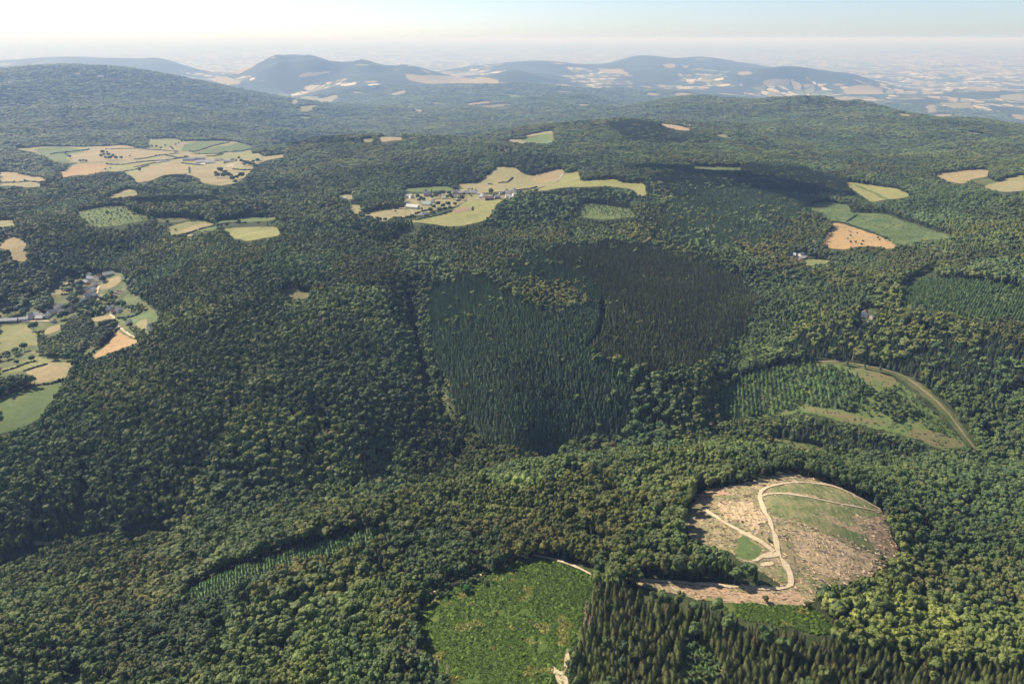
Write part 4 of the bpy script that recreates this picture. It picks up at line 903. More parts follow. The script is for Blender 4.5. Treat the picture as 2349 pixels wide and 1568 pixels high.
def empty(name, loc, rz=0.0, scale=(1, 1, 1)):
    o = bpy.data.objects.new(name, None); COL.objects.link(o); o.location = loc; o.rotation_euler = (0, 0, rz); o.scale = scale
    o.empty_display_size = .5; return o
def part(name, me, parent, tint_=None, loc=None):
    o = bpy.data.objects.new(name, me); COL.objects.link(o); o.parent = parent
    if tint_ is not None: o['tint'] = [float(v) for v in tint_]
    if loc: o.location = loc
    return o
def place_tree(name, key, loc, rz, scale, tint_, label, cat, group=None):
    o = empty(name, loc, rz, scale); o['label'] = label; o['category'] = cat
    if group: o['group'] = group
    part('trunk', PROTO[key]['trunk'], o); part('crown', PROTO[key]['crown'], o, tint_)
    return o
def where_b(i):
    x, y = qx[i], qy[i]
    if x < 640: return 'leafy broadleaved tree in the shady wood of the lower left corner', 'broadleaved trees of the lower left corner'
    if x < 1330: return 'leafy broadleaved tree in the wood left of the bracken meadow', 'broadleaved trees left of the bracken meadow'
    if x < 1760: return 'broadleaved tree standing in or beside the brown spruce stand at the bottom edge', 'broadleaved trees by the bottom spruce stand'
    return 'broadleaved tree in the wood below and right of the clearcut', 'broadleaved trees in the lower right wood'
for i in solo_b:
    l, g = where_b(i); w = .82 * bigf[i]
    place_tree('broadleaf_tree', 'bl_fine_%d' % (i % NB), (px_[i], py_[i], pz_[i]), rng.uniform(0, 6.28), (w * rng.uniform(.8, 1.15), w * rng.uniform(.8, 1.15), H_scale[i]), tint[i], l, 'tree', g)
for i in solo_s:
    if qx[i] > 1300: l, g = 'brownish green spruce in the dense stand along the bottom right edge', 'spruces of the bottom right stand'
    else: l, g = 'dark conifer among the broadleaved trees of the lower left foreground', 'conifers scattered in the lower left wood'
    w = rng.uniform(.9, 1.2)
    place_tree('spruce_tree', 'sp_fine_%d' % (i % NS), (px_[i], py_[i], pz_[i]), rng.uniform(0, 6.28), (w, w, H_scale[i]), tint[i], l, 'conifer', g)

def mass(name, label, pos, rot, scl, idx, tin, keys):
    coll = bpy.data.collections.new(name + '_kinds')
    for k, key in enumerate(keys):
        coll.objects.link(bpy.data.objects.new('%s_%02d' % (name, k), PROTO[key]['full']))
    me = bpy.data.meshes.new(name); n_ = len(pos)
    me.vertices.add(n_); me.vertices.foreach_set('co', np.asarray(pos, np.float32).ravel())
    def att(nm, ty, dat, fld):
        a = me.attributes.new(nm, ty, 'POINT'); a.data.foreach_set(fld, np.asarray(dat).ravel())
    att('rot', 'FLOAT_VECTOR', np.asarray(rot, np.float32), 'vector'); att('scl', 'FLOAT_VECTOR', np.asarray(scl, np.float32), 'vector')
    att('idx', 'INT', np.asarray(idx, np.int32), 'value'); att('tint', 'FLOAT_COLOR', np.column_stack([tin, np.ones(n_)]).astype(np.float32), 'color')
    o = bpy.data.objects.new(name, me); COL.objects.link(o); o['kind'] = 'stuff'; o['label'] = label; o['category'] = 'forest'
    ng = bpy.data.node_groups.new(name, 'GeometryNodeTree')
    ng.interface.new_socket('Geometry', in_out='INPUT', socket_type='NodeSocketGeometry'); ng.interface.new_socket('Geometry', in_out='OUTPUT', socket_type='NodeSocketGeometry')
    gi, go = ng.nodes.new('NodeGroupInput'), ng.nodes.new('NodeGroupOutput')
    ip = ng.nodes.new('GeometryNodeInstanceOnPoints'); ci = ng.nodes.new('GeometryNodeCollectionInfo')
    ci.inputs['Collection'].default_value = coll; ci.inputs['Separate Children'].default_value = True; ci.inputs['Reset Children'].default_value = True
    def na(nm, ty):
        q = ng.nodes.new('GeometryNodeInputNamedAttribute'); q.data_type = ty; q.inputs['Name'].default_value = nm; return q.outputs['Attribute']
    e2r = ng.nodes.new('FunctionNodeEulerToRotation')
    L = ng.links.new
    L(na('rot', 'FLOAT_VECTOR'), e2r.inputs[0]); L(e2r.outputs[0], ip.inputs['Rotation']); L(na('scl', 'FLOAT_VECTOR'), ip.inputs['Scale'])
    L(na('idx', 'INT'), ip.inputs['Instance Index']); ip.inputs['Pick Instance'].default_value = True
    L(gi.outputs[0], ip.inputs['Points']); L(ci.outputs[0], ip.inputs['Instance']); L(ip.outputs[0], go.inputs[0])
    md = o.modifiers.new('scatter', 'NODES'); md.node_group = ng
    return o
ang = rng.uniform(0, 6.28, NT); lean = rng.normal(0, .03, (NT, 2))
rot = np.column_stack([lean, ang])
fine_d, mid_d = 1300.0, 2400.0
rnd = rng.integers(0, 1000, NT)
# leafy wood
kb = np.nonzero(~is_con & ~solo)[0]
idx = np.where(dist[kb] < fine_d, rnd[kb] % NB, np.where(dist[kb] < mid_d, NB + rnd[kb] % 4, NB + 4 + rnd[kb] % 4))
w = np.where(dist[kb] < mid_d, (.33 + .085 * ps_[kb]) * bigf[kb], ps_[kb] / 10.8) * np.exp(rng.normal(0, .24, len(kb))).clip(.55, 1.75)
hz_ = H_scale[kb] * np.where(dist[kb] > 4000, np.clip(ps_[kb] / 22, 1, 1.6), 1)
bp = [np.column_stack([px_, py_, pz_])[kb]]; brot = [rot[kb]]; bs = [np.column_stack([w, w * rng.uniform(.9, 1.1, len(kb)), hz_])]; bi = [idx]; bt = [tint[kb]]
# small self-sown broadleaved trees among the planted rows and on the scrubby clearings
for poly, cnt, smin, smax in [(YOUNG[0][0], 420, .2, .5), (D((1960,890),(2050,900),(2100,940),(2120,960),(2060,970),(1990,955),(1940,945)), 150, .25, .65), (D((2010,870),(2100,900),(2180,985),(2215,1025),(2120,985),(2070,905)), 120, .12, .3), (YOUNG[1][0], 260, .2, .5), (YOUNG[4][0], 30, .2, .5),
  (to_d('z1', [(490,1260),(850,1215),(980,1320),(800,1350),(640,1360)]), 120, .2, .5), (to_d('z2', [(1700,1212),(1850,1202),(2040,1232),(2090,1290),(1690,1290)]), 160, .15, .4), (to_d('r7', [(660,480),(860,410),(960,430),(720,490)]), 40, .25, .6), (to_d('r5', [(690,960),(790,1000),(830,1200),(740,1150)]), 30, .25, .7), (to_d('p8', [(200,960),(420,880),(560,830),(560,880),(420,980),(240,1020)]), 30, .2, .5)]:
    wp = unproject(poly); x0, y0 = wp.min(0); x1, y1 = wp.max(0)
    q = rng.uniform(0, 1, (cnt * 3, 2)) * [x1 - x0, y1 - y0] + [x0, y0]; q = q[in_poly(wp, q[:, 0], q[:, 1])][:cnt]; m = len(q); s_ = rng.uniform(smin, smax, m)
    bp.append(np.column_stack([q, height(q[:, 0], q[:, 1]) - s_ * 4])); brot.append(np.column_stack([np.zeros((m, 2)), rng.uniform(0, 6.28, m)])); bs.append(np.column_stack([s_, s_, s_])); bi.append(rng.integers(0, NB, m)); bt.append(np.array([.09, .125, .042]) * rng.uniform(.65, 1.4, (m, 1)))
mass('broadleaf_forest', 'leafy green broadleaved woods covering the slopes', np.concatenate(bp), np.concatenate(brot), np.concatenate(bs), np.concatenate(bi), np.concatenate(bt),
     ['bl_fine_%d' % k for k in range(NB)] + ['bl_mid_%d' % k for k in range(4)] + ['bl_clump_%d' % k for k in range(4)])
# conifers: mature stands plus the planted rows
ks = np.nonzero(is_con & ~solo)[0]
idx = np.where(dist[ks] < fine_d, rnd[ks] % NS, np.where(dist[ks] < mid_d, NS + rnd[ks] % 3, NS + 3 + rnd[ks] % 3))
w = np.where(dist[ks] < mid_d, .42 + .07 * ps_[ks], ps_[ks] / 9.5) * rng.uniform(.85, 1.15, len(ks))
cp = [np.column_stack([px_, py_, pz_])[ks]]; cr_ = [rot[ks]]; cs = [np.column_stack([w, w, H_scale[ks]])]; cidx = [idx]; ct = [tint[ks]]
for poly, a, rs, ts, hs in YOUNG:
    wp = unproject(poly); x0, y0 = wp.min(0); x1, y1 = wp.max(0); c = (wp.min(0) + wp.max(0)) / 2; Lm = np.hypot(x1 - x0, y1 - y0) / 2
    gu, gv = np.meshgrid(np.arange(-Lm, Lm, ts), np.arange(-Lm, Lm, rs)); gu = gu.ravel() + rng.normal(0, .35, gu.size); gv = gv.ravel() + rng.normal(0, .3, gv.size)
    gx, gy = c[0] + gu * math.cos(a) - gv * math.sin(a), c[1] + gu * math.sin(a) + gv * math.cos(a)
    k = in_poly(wp, gx, gy) & (rng.uniform(0, 1, len(gx)) < .74); gx, gy = gx[k], gy[k]; m = len(gx)
    cp.append(np.column_stack([gx, gy, height(gx, gy)])); cr_.append(np.column_stack([np.zeros((m, 2)), rng.uniform(0, 6.28, m)]))
    s_ = hs * rng.uniform(.45, 1.25, m); cs.append(np.column_stack([s_, s_, s_])); cidx.append(NS + 6 + rng.integers(0, 2, m))
    ct.append(np.array([.105, .175, .062]) * rng.uniform(.7, 1.4, (m, 1)))
mass('conifer_forest', 'dark conifer stands and planted conifer rows covering the slopes', np.concatenate(cp), np.concatenate(cr_), np.concatenate(cs), np.concatenate(cidx), np.concatenate(ct),
     ['sp_fine_%d' % k for k in range(NS)] + ['sp_mid_%d' % k for k in range(3)] + ['sp_clump_%d' % k for k in range(3)] + ['yo_0', 'yo_1'])
print('TREES', NT, len(kb), len(ks))
# ------------------------------------------------------------------ things on the ground
def at(t, x, y):
    w = unproject(to_d(t, [(x, y)]))[0]
    d = float(np.linalg.norm([w[0], w[1], CAM_Z - float(height(w[0], w[1]))]))
    return float(w[0]), float(w[1]), float(height(w[0], w[1])), d
def plain_mat(name, c, var=.12, scale=.5, rough=.8):
    m, nt, b = new_mat(name); b.inputs['Roughness'].default_value = rough
    lo = tuple(v * (1 - var) for v in c); hi = tuple(min(1, v * (1 + var)) for v in c)
    nt.links.new(ramp(nt, noise(nt, scale, 4, rough=.7), [(.3, lo), (.7, hi)]), b.inputs['Base Color']); return m
HM = {'white': plain_mat('white_render', (.86, .82, .74)), 'cream': plain_mat('cream_render', (.76, .68, .54)), 'stone': plain_mat('stone_wall', (.36, .31, .25)), 'wood': plain_mat('timber_wall', (.16, .11, .075)),
      'slate': plain_mat('slate_roof', (.27, .275, .30), .25), 'grey': plain_mat('grey_sheet_roof', (.55, .54, .52), .2), 'pale': plain_mat('pale_sheet_roof', (.62, .60, .55), .1), 'red': plain_mat('red_tile_roof', (.34, .15, .095), .25),
      'green': plain_mat('green_sheet_roof', (.30, .38, .33), .12), 'brown': plain_mat('brown_tile_roof', (.22, .15, .12), .25), 'bluish': plain_mat('blue_slate_roof', (.16, .19, .25), .2), 'opening': plain_mat('window_glass', (.03, .035, .045), .1, rough=.2), 'door': plain_mat('door_wood', (.12, .08, .05)), 'brick': plain_mat('chimney_brick', (.3, .15, .1)),
      'straw': plain_mat('log_bark', (.30, .24, .19), .3), 'cut': plain_mat('cut_wood', (.55, .42, .28), .2), 'steel': plain_mat('white_steel', (.8, .8, .78), .05, rough=.4)}
def boxv(x0, x1, y0, y1, z0, z1):
    v = [(x, y, z) for z in (z0, z1) for x, y in ((x0, y0), (x1, y0), (x1, y1), (x0, y1))]
    return v, [[3, 2, 1, 0], [4, 5, 6, 7], [0, 1, 5, 4], [1, 2, 6, 5], [2, 3, 7, 6], [3, 0, 4, 7]]
def box(name, parent, mat, *b):
    g = Geo(); g.add(*boxv(*b)); return part(name, g.mesh(name, [mat]), parent)
def house(name, label, t, x, y, length, rot=0, wall='cream', roof='slate', depth=8.0, h=4.2, pitch=.75, cat='house', group=None, chimney=True, windows=2, door=True):
    X, Y, Z, d = at(t, x, y)
    L = length * TR[t][0] * d / F_D * 1.12; h = h * 1.3; depth = depth * 1.1
    o = empty(name, (X, Y, Z + d * .0003), R(rot)); o['label'] = label; o['category'] = cat
    if group: o['group'] = group
    D2, hw = L / 2, depth / 2; rz = h + hw * pitch
    g = Geo(); g.add(*boxv(-D2, D2, -hw, hw, -4, h))
    for s in (-1, 1): g.add([(s * D2, -hw, h), (s * D2, hw, h), (s * D2, 0, rz)], [[0, 1, 2] if s > 0 else [0, 2, 1]])
    part('wall', g.mesh('wall', [HM[wall]]), o)
    e = .45; th = .22; g = Geo()
    for s in (-1, 1):
        yo = s * (hw + e); zo = h - e * pitch
        a = [(-D2 - e, yo, zo + .03), (D2 + e, yo, zo + .03), (D2 + e, 0, rz + .03), (-D2 - e, 0, rz + .03)]
        b = [(p[0], p[1], p[2] + th) for p in a]
        f = [[0, 1, 2, 3], [7, 6, 5, 4], [0, 4, 5, 1], [1, 5, 6, 2], [3, 7, 4, 0]]
        g.add(a + b, f if s < 0 else [list(reversed(q)) for q in f])
    rf = part('roof', g.mesh('roof', [HM[roof]]), o)
    if chimney and L > 6: box('chimney', rf, HM['brick'], D2 * .55, D2 * .55 + .9, -.4, .5, rz - .8, rz + 1.1)
    if door:
        box('door', o, HM['door'], -.6, .6, -hw - .06, -hw + .05, 0, 2.2)
    for k in range(windows):
        xw = -D2 + (k + .5) * L / windows + (0 if abs(-D2 + (k + .5) * L / windows) > 1.3 else 1.8)
        box('window', o, HM['opening'], xw - .5, xw + .5, -hw - .05, -hw + .05, h * .42, h * .42 + 1.3)
    return o
# centre village
CV = [('manor_house', 'white manor house with grey roof among dark trees left of the village', 208, 312, 55, 10, 'white', 'grey', 11, 8),
 ('shed', 'low white shed in the small field by the manor house', 82, 345, 50, 0, 'white', 'pale', 7, 3),
 ('barn', 'barn with dark slate roof and white gable at the village entrance', 868, 330, 62, -65, 'white', 'slate', 10, 5),
 ('house', 'long cream house with pale roof beside the white gabled barn', 830, 322, 70, 0, 'cream', 'grey', 8, 4),
 ('house', 'white gabled house left of the church spire', 1032, 275, 42, 70, 'white', 'red', 9, 6),
 ('house', 'low cream cottage in the trees right of the church', 1255, 342, 45, 0, 'cream', 'pale', 7, 3.4),
 ('house', 'big dark roofed house where the upper road enters the village', 1388, 285, 75, 20, 'stone', 'slate', 11, 6),
 ('house', 'white house below the big dark roofed one', 1382, 322, 32, 80, 'white', 'slate', 8, 6),
 ('house', 'small stone house at the bend of the village road', 1440, 290, 45, -10, 'stone', 'slate', 8, 4.5),
 ('house', 'house with a dark hipped look right of the road bend', 1512, 288, 62, 5, 'cream', 'slate', 10, 5),
 ('house', 'small white house highest of all at the edge of the tan field', 1540, 232, 32, 0, 'white', 'grey', 7, 4.5),
 ('house', 'wide cream house with dark roof near the middle of the hamlet row', 1607, 285, 62, -8, 'cream', 'slate', 10, 5.5),
 ('shed', 'tiny white outbuilding right of the wide cream house', 1652, 290, 24, 0, 'white', 'grey', 6, 3),
 ('house', 'white house with steep roof left of the lone round tree', 1702, 318, 42, -60, 'white', 'slate', 8, 5),
 ('shed', 'low white annex in front of the steep roofed white house', 1680, 330, 36, 0, 'white', 'grey', 6, 3),
 ('barn', 'long brown roofed barn on the bare yard above the green meadow', 1785, 352, 92, 12, 'wood', 'brown', 11, 4),
 ('house', 'dark pyramid roofed house right of the brown barn', 1878, 338, 58, 8, 'stone', 'slate', 11, 4.5),
 ('house', 'small cream house under the lone round tree', 1916, 292, 30, 10, 'cream', 'slate', 8, 4.5),
 ('house', 'tall white house, left one of the tall pair above the row end', 1982, 275, 40, 75, 'white', 'slate', 9, 6.5),
 ('house', 'tall white house, right one of the tall pair above the row end', 2076, 268, 42, 75, 'white', 'slate', 9, 6.5),
 ('house', 'white house with dark roof between the two tall ones', 2032, 282, 36, 0, 'white', 'slate', 8, 4.5),
 ('house', 'long white low house at the front of the row end', 2003, 325, 55, 10, 'white', 'grey', 8, 4),
 ('shed', 'white shed behind the long low house at the row end', 2040, 333, 36, 5, 'white', 'pale', 7, 3),
 ('house', 'bright white house closest to the dark spruce edge', 2092, 308, 60, 18, 'white', 'grey', 8, 5),
 ('farm_shed', 'long pale roofed farm shed in the tan meadow below the church', 885, 455, 135, -22, 'cream', 'pale', 14, 4.5),
 ('farm_shed', 'farm shed with greenish roof right of the pale one', 1052, 418, 100, -25, 'white', 'green', 14, 4.5),
 ('house', 'white house behind the hedge at the bottom of the village', 990, 552, 36, 0, 'white', 'slate', 8, 4),
 ('shed', 'dark roofed shed beside the lowest white house', 1036, 535, 42, 15, 'stone', 'slate', 9, 3.5)]
CV += [('house', 'white cottage left of the long cream house at the village entrance', 790, 330, 36, 75, 'white', 'pale', 8, 4.5), ('house', 'white house behind the green roofed shed', 1120, 385, 40, 70, 'white', 'grey', 8, 4.5), ('house', 'white cottage below the road bend in the trees', 1440, 330, 38, 70, 'white', 'red', 8, 4.5), ('house', 'small white house between the wide cream house and the brown barn', 1742, 325, 34, 75, 'white', 'pale', 7, 4.5), ('house', 'white house above the pale farm shed', 830, 405, 40, 70, 'white', 'grey', 8, 4.5)]
for nme, lab, x, y, L_, rt, wl, rf, dp, hh in CV:
    house(nme, lab, 'cv', x, y, L_, rt, wl, rf, dp, hh, cat='barn' if 'barn' in nme or 'shed' in nme else 'house', chimney='shed' not in nme and 'barn' not in nme)
def church():
    X, Y, Z, d = at('cv', 1062, 312)
    o = empty('church', (X, Y, Z), R(4)); o['label'] = 'small church with long dark slate roof and thin pointed spire'; o['category'] = 'church'
    g = Geo(); g.add(*boxv(-11, 9, -4.5, 4.5, -3, 6))
    for s, xx in ((-1, -11), (1, 9)): g.add([(xx, -4.5, 6), (xx, 4.5, 6), (xx, 0, 11)], [[0, 1, 2]])
    part('nave', g.mesh('nave', [HM['stone']]), o)
    g = Geo()
    for s in (-1, 1): g.add([(-11.4, s * 5, 5.6), (9.4, s * 5, 5.6), (9.4, 0, 11.3), (-11.4, 0, 11.3), (-11.4, s * 5, 5.9), (9.4, s * 5, 5.9), (9.4, 0, 11.6), (-11.4, 0, 11.6)], [[0, 1, 2, 3], [4, 5, 6, 7], [0, 1, 5, 4], [1, 2, 6, 5], [0, 3, 7, 4]])
    part('roof', g.mesh('roof', [HM['slate']]), o)
    tw = box('tower', o, HM['stone'], 9.0, 13.4, -2.2, 2.2, -3, 12)
    g = Geo(); g.add([(8.7, -2.5, 12.02), (13.7, -2.5, 12.02), (13.7, 2.5, 12.02), (8.7, 2.5, 12.02), (11.2, 0, 24)], [[0, 1, 4], [1, 2, 4], [2, 3, 4], [3, 0, 4], [3, 2, 1, 0]])
    part('spire', g.mesh('spire', [HM['bluish']]), tw)
    for k in range(4): box('window', o, HM['opening'], -9 + k * 4.8, -8 + k * 4.8, -4.56, -4.4, 1.8, 4.6)
church()
# left village
LV = [('barn', 'very long grey slate barn at the left picture edge', 95, 752, 190, 8, 'stone', 'grey', 10, 4),
 ('shed', 'small cream cube of a house right of the long slate barn', 268, 735, 34, 10, 'white', 'pale', 7, 4),
 ('house', 'tall grey roofed house behind the big tree at the road', 395, 705, 58, 70, 'cream', 'slate', 10, 6),
 ('house', 'wide slate roofed house right of the tall grey roofed one', 476, 690, 88, -6, 'cream', 'slate', 10, 5),
 ('shed', 'outbuilding with grey roof in front of the wide slate house', 503, 716, 72, -4, 'stone', 'grey', 8, 3.5),
 ('house', 'long house with diagonal slate roof in the gardens', 690, 640, 120, 42, 'cream', 'slate', 9, 4.5),
 ('house', 'narrow steep roofed house at the upper end of the diagonal roof', 735, 580, 70, 75, 'cream', 'grey', 8, 5),
 ('house', 'square slate house right of the diagonal roof', 792, 648, 62, 10, 'stone', 'slate', 9, 4.5),
 ('house', 'slim tilted slate house beside the curving lane', 918, 605, 92, 66, 'cream', 'slate', 9, 5),
 ('house', 'small steep slate roof rising out of the trees', 922, 728, 60, 80, 'stone', 'slate', 7, 5),
 ('shed', 'small cream gabled hut above the little tan field', 672, 752, 46, -30, 'cream', 'brown', 7, 3.5),
 ('house', 'bluish roofed house at the top of the pale farm track', 1376, 602, 55, 0, 'white', 'bluish', 8, 4.5),
 ('house', 'white house with grey roof right of the red roof', 1492, 622, 52, 65, 'white', 'grey', 9, 5),
 ('barn', 'red tiled barn beside the white house on the track', 1440, 640, 60, 40, 'stone', 'red', 9, 4),
 ('house', 'little grey roofed house in the garden below the track', 1622, 772, 44, 50, 'white', 'grey', 8, 4),
 ('house', 'lone slate roofed house against the forest edge', 1905, 832, 70, 60, 'white', 'slate', 9, 5),
 ('barn', 'pale grey barn at the top end of the village street', 1362, 178, 95, 40, 'stone', 'pale', 12, 5),
 ('house', 'grey roofed house just below the pale top barn', 1208, 252, 62, 70, 'cream', 'grey', 10, 5.5),
 ('house', 'dark roofed house left of the street near its top', 1140, 228, 78, -20, 'cream', 'slate', 10, 5),
 ('house', 'dark slate house leaning into the gardens at the upper left', 1092, 272, 70, -35, 'stone', 'slate', 9, 4.5),
 ('house', 'steep slate house halfway down the village street', 1128, 372, 88, 62, 'cream', 'slate', 10, 6),
 ('house', 'slate house lowest on the village street', 1122, 452, 92, 48, 'cream', 'slate', 11, 5.5),
 ('house', 'cream house with grey roof right of the street', 1192, 302, 50, 50, 'cream', 'grey', 8, 4.5),
 ('shed', 'small red roofed shed below the street corner', 1042, 552, 42, 5, 'stone', 'red', 7, 3),
 ('house', 'narrow stone house squeezed beside the lowest slate house', 1190, 440, 50, 55, 'stone', 'grey', 8, 4.5)]
LV += [('house', 'small white house under the pale top barn', 1300, 235, 44, 60, 'white', 'pale', 8, 5), ('house', 'white house at the upper left corner of the village', 1120, 185, 40, 80, 'white', 'grey', 8, 5), ('house', 'cream house beside the upper street bend', 1240, 215, 46, 75, 'cream', 'red', 8, 5),
 ('house', 'white cottage across the street from the steep slate house', 1175, 365, 44, 70, 'white', 'pale', 8, 4.5), ('house', 'white cottage at the bottom of the village street', 1055, 500, 46, 60, 'white', 'pale', 8, 4.5), ('house', 'cream farmhouse with red roof above the white cottage', 1075, 400, 48, 65, 'cream', 'red', 9, 5),
 ('house', 'white house at the lane end below the diagonal slate roof', 600, 690, 48, 75, 'white', 'grey', 8, 4.5), ('shed', 'pale shed between the long barn and the tall grey house', 330, 728, 44, 15, 'white', 'pale', 8, 3.5), ('house', 'small white house beside the bluish roofed one', 1415, 585, 38, 70, 'white', 'pale', 7, 4.5)]
for nme, lab, x, y, L_, rt, wl, rf, dp, hh in LV:
    house(nme, lab, 'lv', x, y, L_, rt, wl, rf, dp, hh, cat='barn' if 'barn' in nme or 'shed' in nme else 'house', chimney='shed' not in nme and 'barn' not in nme, windows=3 if L_ > 80 else 2)
# far farm in the basin
FF = [('shed', 'small white shed, left of the pair on the hedge line', 135, 400, 50, 0, 'white', 'pale', 8, 4), ('barn', 'low barn with dark roof right of the small white shed', 235, 385, 110, 8, 'white', 'slate', 9, 4),
 ('farm_shed', 'longest white roofed cattle shed of the far farm', 840, 398, 185, 18, 'white', 'pale', 18, 5), ('farm_shed', 'shorter white roofed shed right of the longest one', 938, 408, 112, 14, 'white', 'pale', 14, 5),
 ('barn', 'wide dark sheds at the left end of the far farm', 620, 365, 150, 4, 'wood', 'slate', 18, 4), ('barn', 'dark barn behind the white roofed sheds', 790, 350, 110, 4, 'stone', 'slate', 14, 5),
 ('house', 'dark roofed farmhouse in the middle of the far farm', 1080, 370, 100, -4, 'cream', 'slate', 12, 5), ('barn', 'dark barn by the pale yard of the far farm', 1215, 398, 90, 0, 'stone', 'slate', 14, 5),
 ('house', 'tall blue slate farmhouse at the right end of the far farm', 1295, 385, 60, 60, 'cream', 'bluish', 11, 7), ('house', 'small white house at the far right end of the farm', 1345, 375, 32, 70, 'white', 'grey', 8, 6), ('shed', 'white hut alone on the field edge right of the farm', 1735, 372, 26, 0, 'white', 'pale', 7, 4)]
for nme, lab, x, y, L_, rt, wl, rf, dp, hh in FF:
    house(nme, lab, 'ff', x, y, L_, rt, wl, rf, dp, hh, cat='barn' if nme != 'house' else 'house', chimney=nme == 'house', windows=0)
RF = [('barn', 'white walled barn at the left end of the right hand farm', 402, 596, 62, -15, 'white', 'pale', 10, 4), ('house', 'dark roofed farmhouse in the trees of the right hand farm', 512, 600, 60, 30, 'cream', 'slate', 10, 5),
 ('shed', 'grey shed in front of the dark roofed farmhouse', 532, 628, 46, 10, 'stone', 'grey', 8, 3), ('house', 'grey roofed house at the back of the right hand farm', 650, 532, 66, -4, 'cream', 'grey', 9, 5),
 ('house', 'white gabled house at the back of the right hand farm', 690, 535, 30, 80, 'white', 'grey', 8, 5), ('barn', 'red roofed barn rightmost of the right hand farm', 792, 532, 52, 6, 'stone', 'red', 9, 4)]
for nme, lab, x, y, L_, rt, wl, rf, dp, hh in RF:
    house(nme, lab, 'rf', x, y, L_, rt, wl, rf, dp, hh, cat='house' if nme == 'house' else 'barn', chimney=nme == 'house')
house('house', 'tall white gabled house alone in a garden in the right hand wood', 'd', 1983, 727, 9, 55, 'white', 'brown', 9, 6.5)
house('shed', 'dark slate outbuilding beside the lone white house', 'd', 2003, 730, 12, 20, 'stone', 'slate', 8, 3, cat='barn', chimney=False)
house('hut', 'tiny pale hut in the wood below the lone white house', 'd', 1992, 743, 4, 0, 'white', 'pale', 4, 2.6, cat='barn', chimney=False, windows=0)
house('house', 'white house at the left picture edge in the wooded valley', 'z1', 150, 1222, 45, 0, 'white', 'pale', 9, 5)
house('house', 'pale hilltop house, left one on the wooded left hill', 'z1', 520, 333, 30, 0, 'white', 'pale', 12, 7, windows=0, door=False)
house('barn', 'long pale building on the crest of the wooded left hill', 'z1', 668, 353, 45, 0, 'white', 'pale', 14, 7, cat='barn', chimney=False, windows=0, door=False)
house('house', 'white house at the green meadows beyond the middle woods', 'z2', 1515, 797, 30, 0, 'white', 'grey', 9, 5)
for k, (lab, x, y) in enumerate((('white round silo, left one by the hillside quarry', 212, 640), ('white round silo, right one by the hillside quarry', 246, 645))):
    X, Y, Z, d = at('z3', x, y); o = empty('silo', (X, Y, Z)); o['label'] = lab; o['category'] = 'silo'
    for nm_, z0, z1, r0, r1, mt in (('drum', -3, 15, 6.5, 6.5, 'steel'), ('cap', 15.02, 18, 6.8, .6, 'grey')):
        g = Geo(); tube(g, (0, 0, z0), (0, 0, z1), r0, r1, 20, 0); g.add([(math.cos(q * .31416) * r1, math.sin(q * .31416) * r1, z1) for q in range(20)], [list(range(20))]); part(nm_, g.mesh(nm_, [HM[mt]]), o)
# timber rows by the left village
for k, lab in enumerate(('stacked timber row nearest the village trees', 'middle one of the three stacked timber rows', 'stacked timber row farthest from the village')):
    X, Y, Z, d = at('lv', 1435 + k * 38, 415 - k * 26); o = empty('timber_stack', (X, Y, Z), R(-28)); o['label'] = lab; o['category'] = 'log pile'
    for q in range(9):
        g = Geo(); r_ = .55; yy = (q % 3 - 1) * 1.15 + (.3 if q // 3 % 2 else 0); zz = .5 + q // 3 * 1.0
        tube(g, (-11 + q % 2, yy, zz), (11 - q % 3, yy, zz), r_, r_ * .8, 7, 0)
        part('log', g.mesh('log', [HM['straw']]), o)

# ------------------------------------------------------------------ hedges, lone trees, shrubs
def hedge(label, t, pts, h=2.6, w=2.6, col=(.034, .058, .022), group=None):
    wpt = unproject(to_d(t, pts)); dense = []
    for a, b in zip(wpt[:-1], wpt[1:]):
        m = max(1, int(np.hypot(*(b - a)) / 1.8))
        for q in range(m): dense.append(a + (b - a) * q / m)
    if len(dense) > 260: dense = dense[::int(math.ceil(len(dense) / 260))]; w = w * 1.25
    rg = np.random.default_rng(len(label) * 7 + abs(int(pts[0][0]))); base = dense[len(dense) // 2]
    bz = float(height(*base)); g = Geo(); xs = np.array(dense); zs = height(xs[:, 0], xs[:, 1])
    for (x, y), z in zip(dense, zs):
        hh = (h + .0008 * math.hypot(x, y)) * rg.uniform(.55, 1.3); lump(g, (x - base[0] + rg.normal(0, .4), y - base[1] + rg.normal(0, .4), z - bz + hh * .45), max(w * .55, hh * .55) * rg.uniform(.8, 1.2), rg, 1, .8, .22)
    o = bpy.data.objects.new('hedge', g.mesh('hedge', [M_LEAF])); COL.objects.link(o); o.location = (base[0], base[1], bz)
    o['tint'] = list(col); o['label'] = label; o['category'] = 'hedge'
    if group: o['group'] = group
    return o
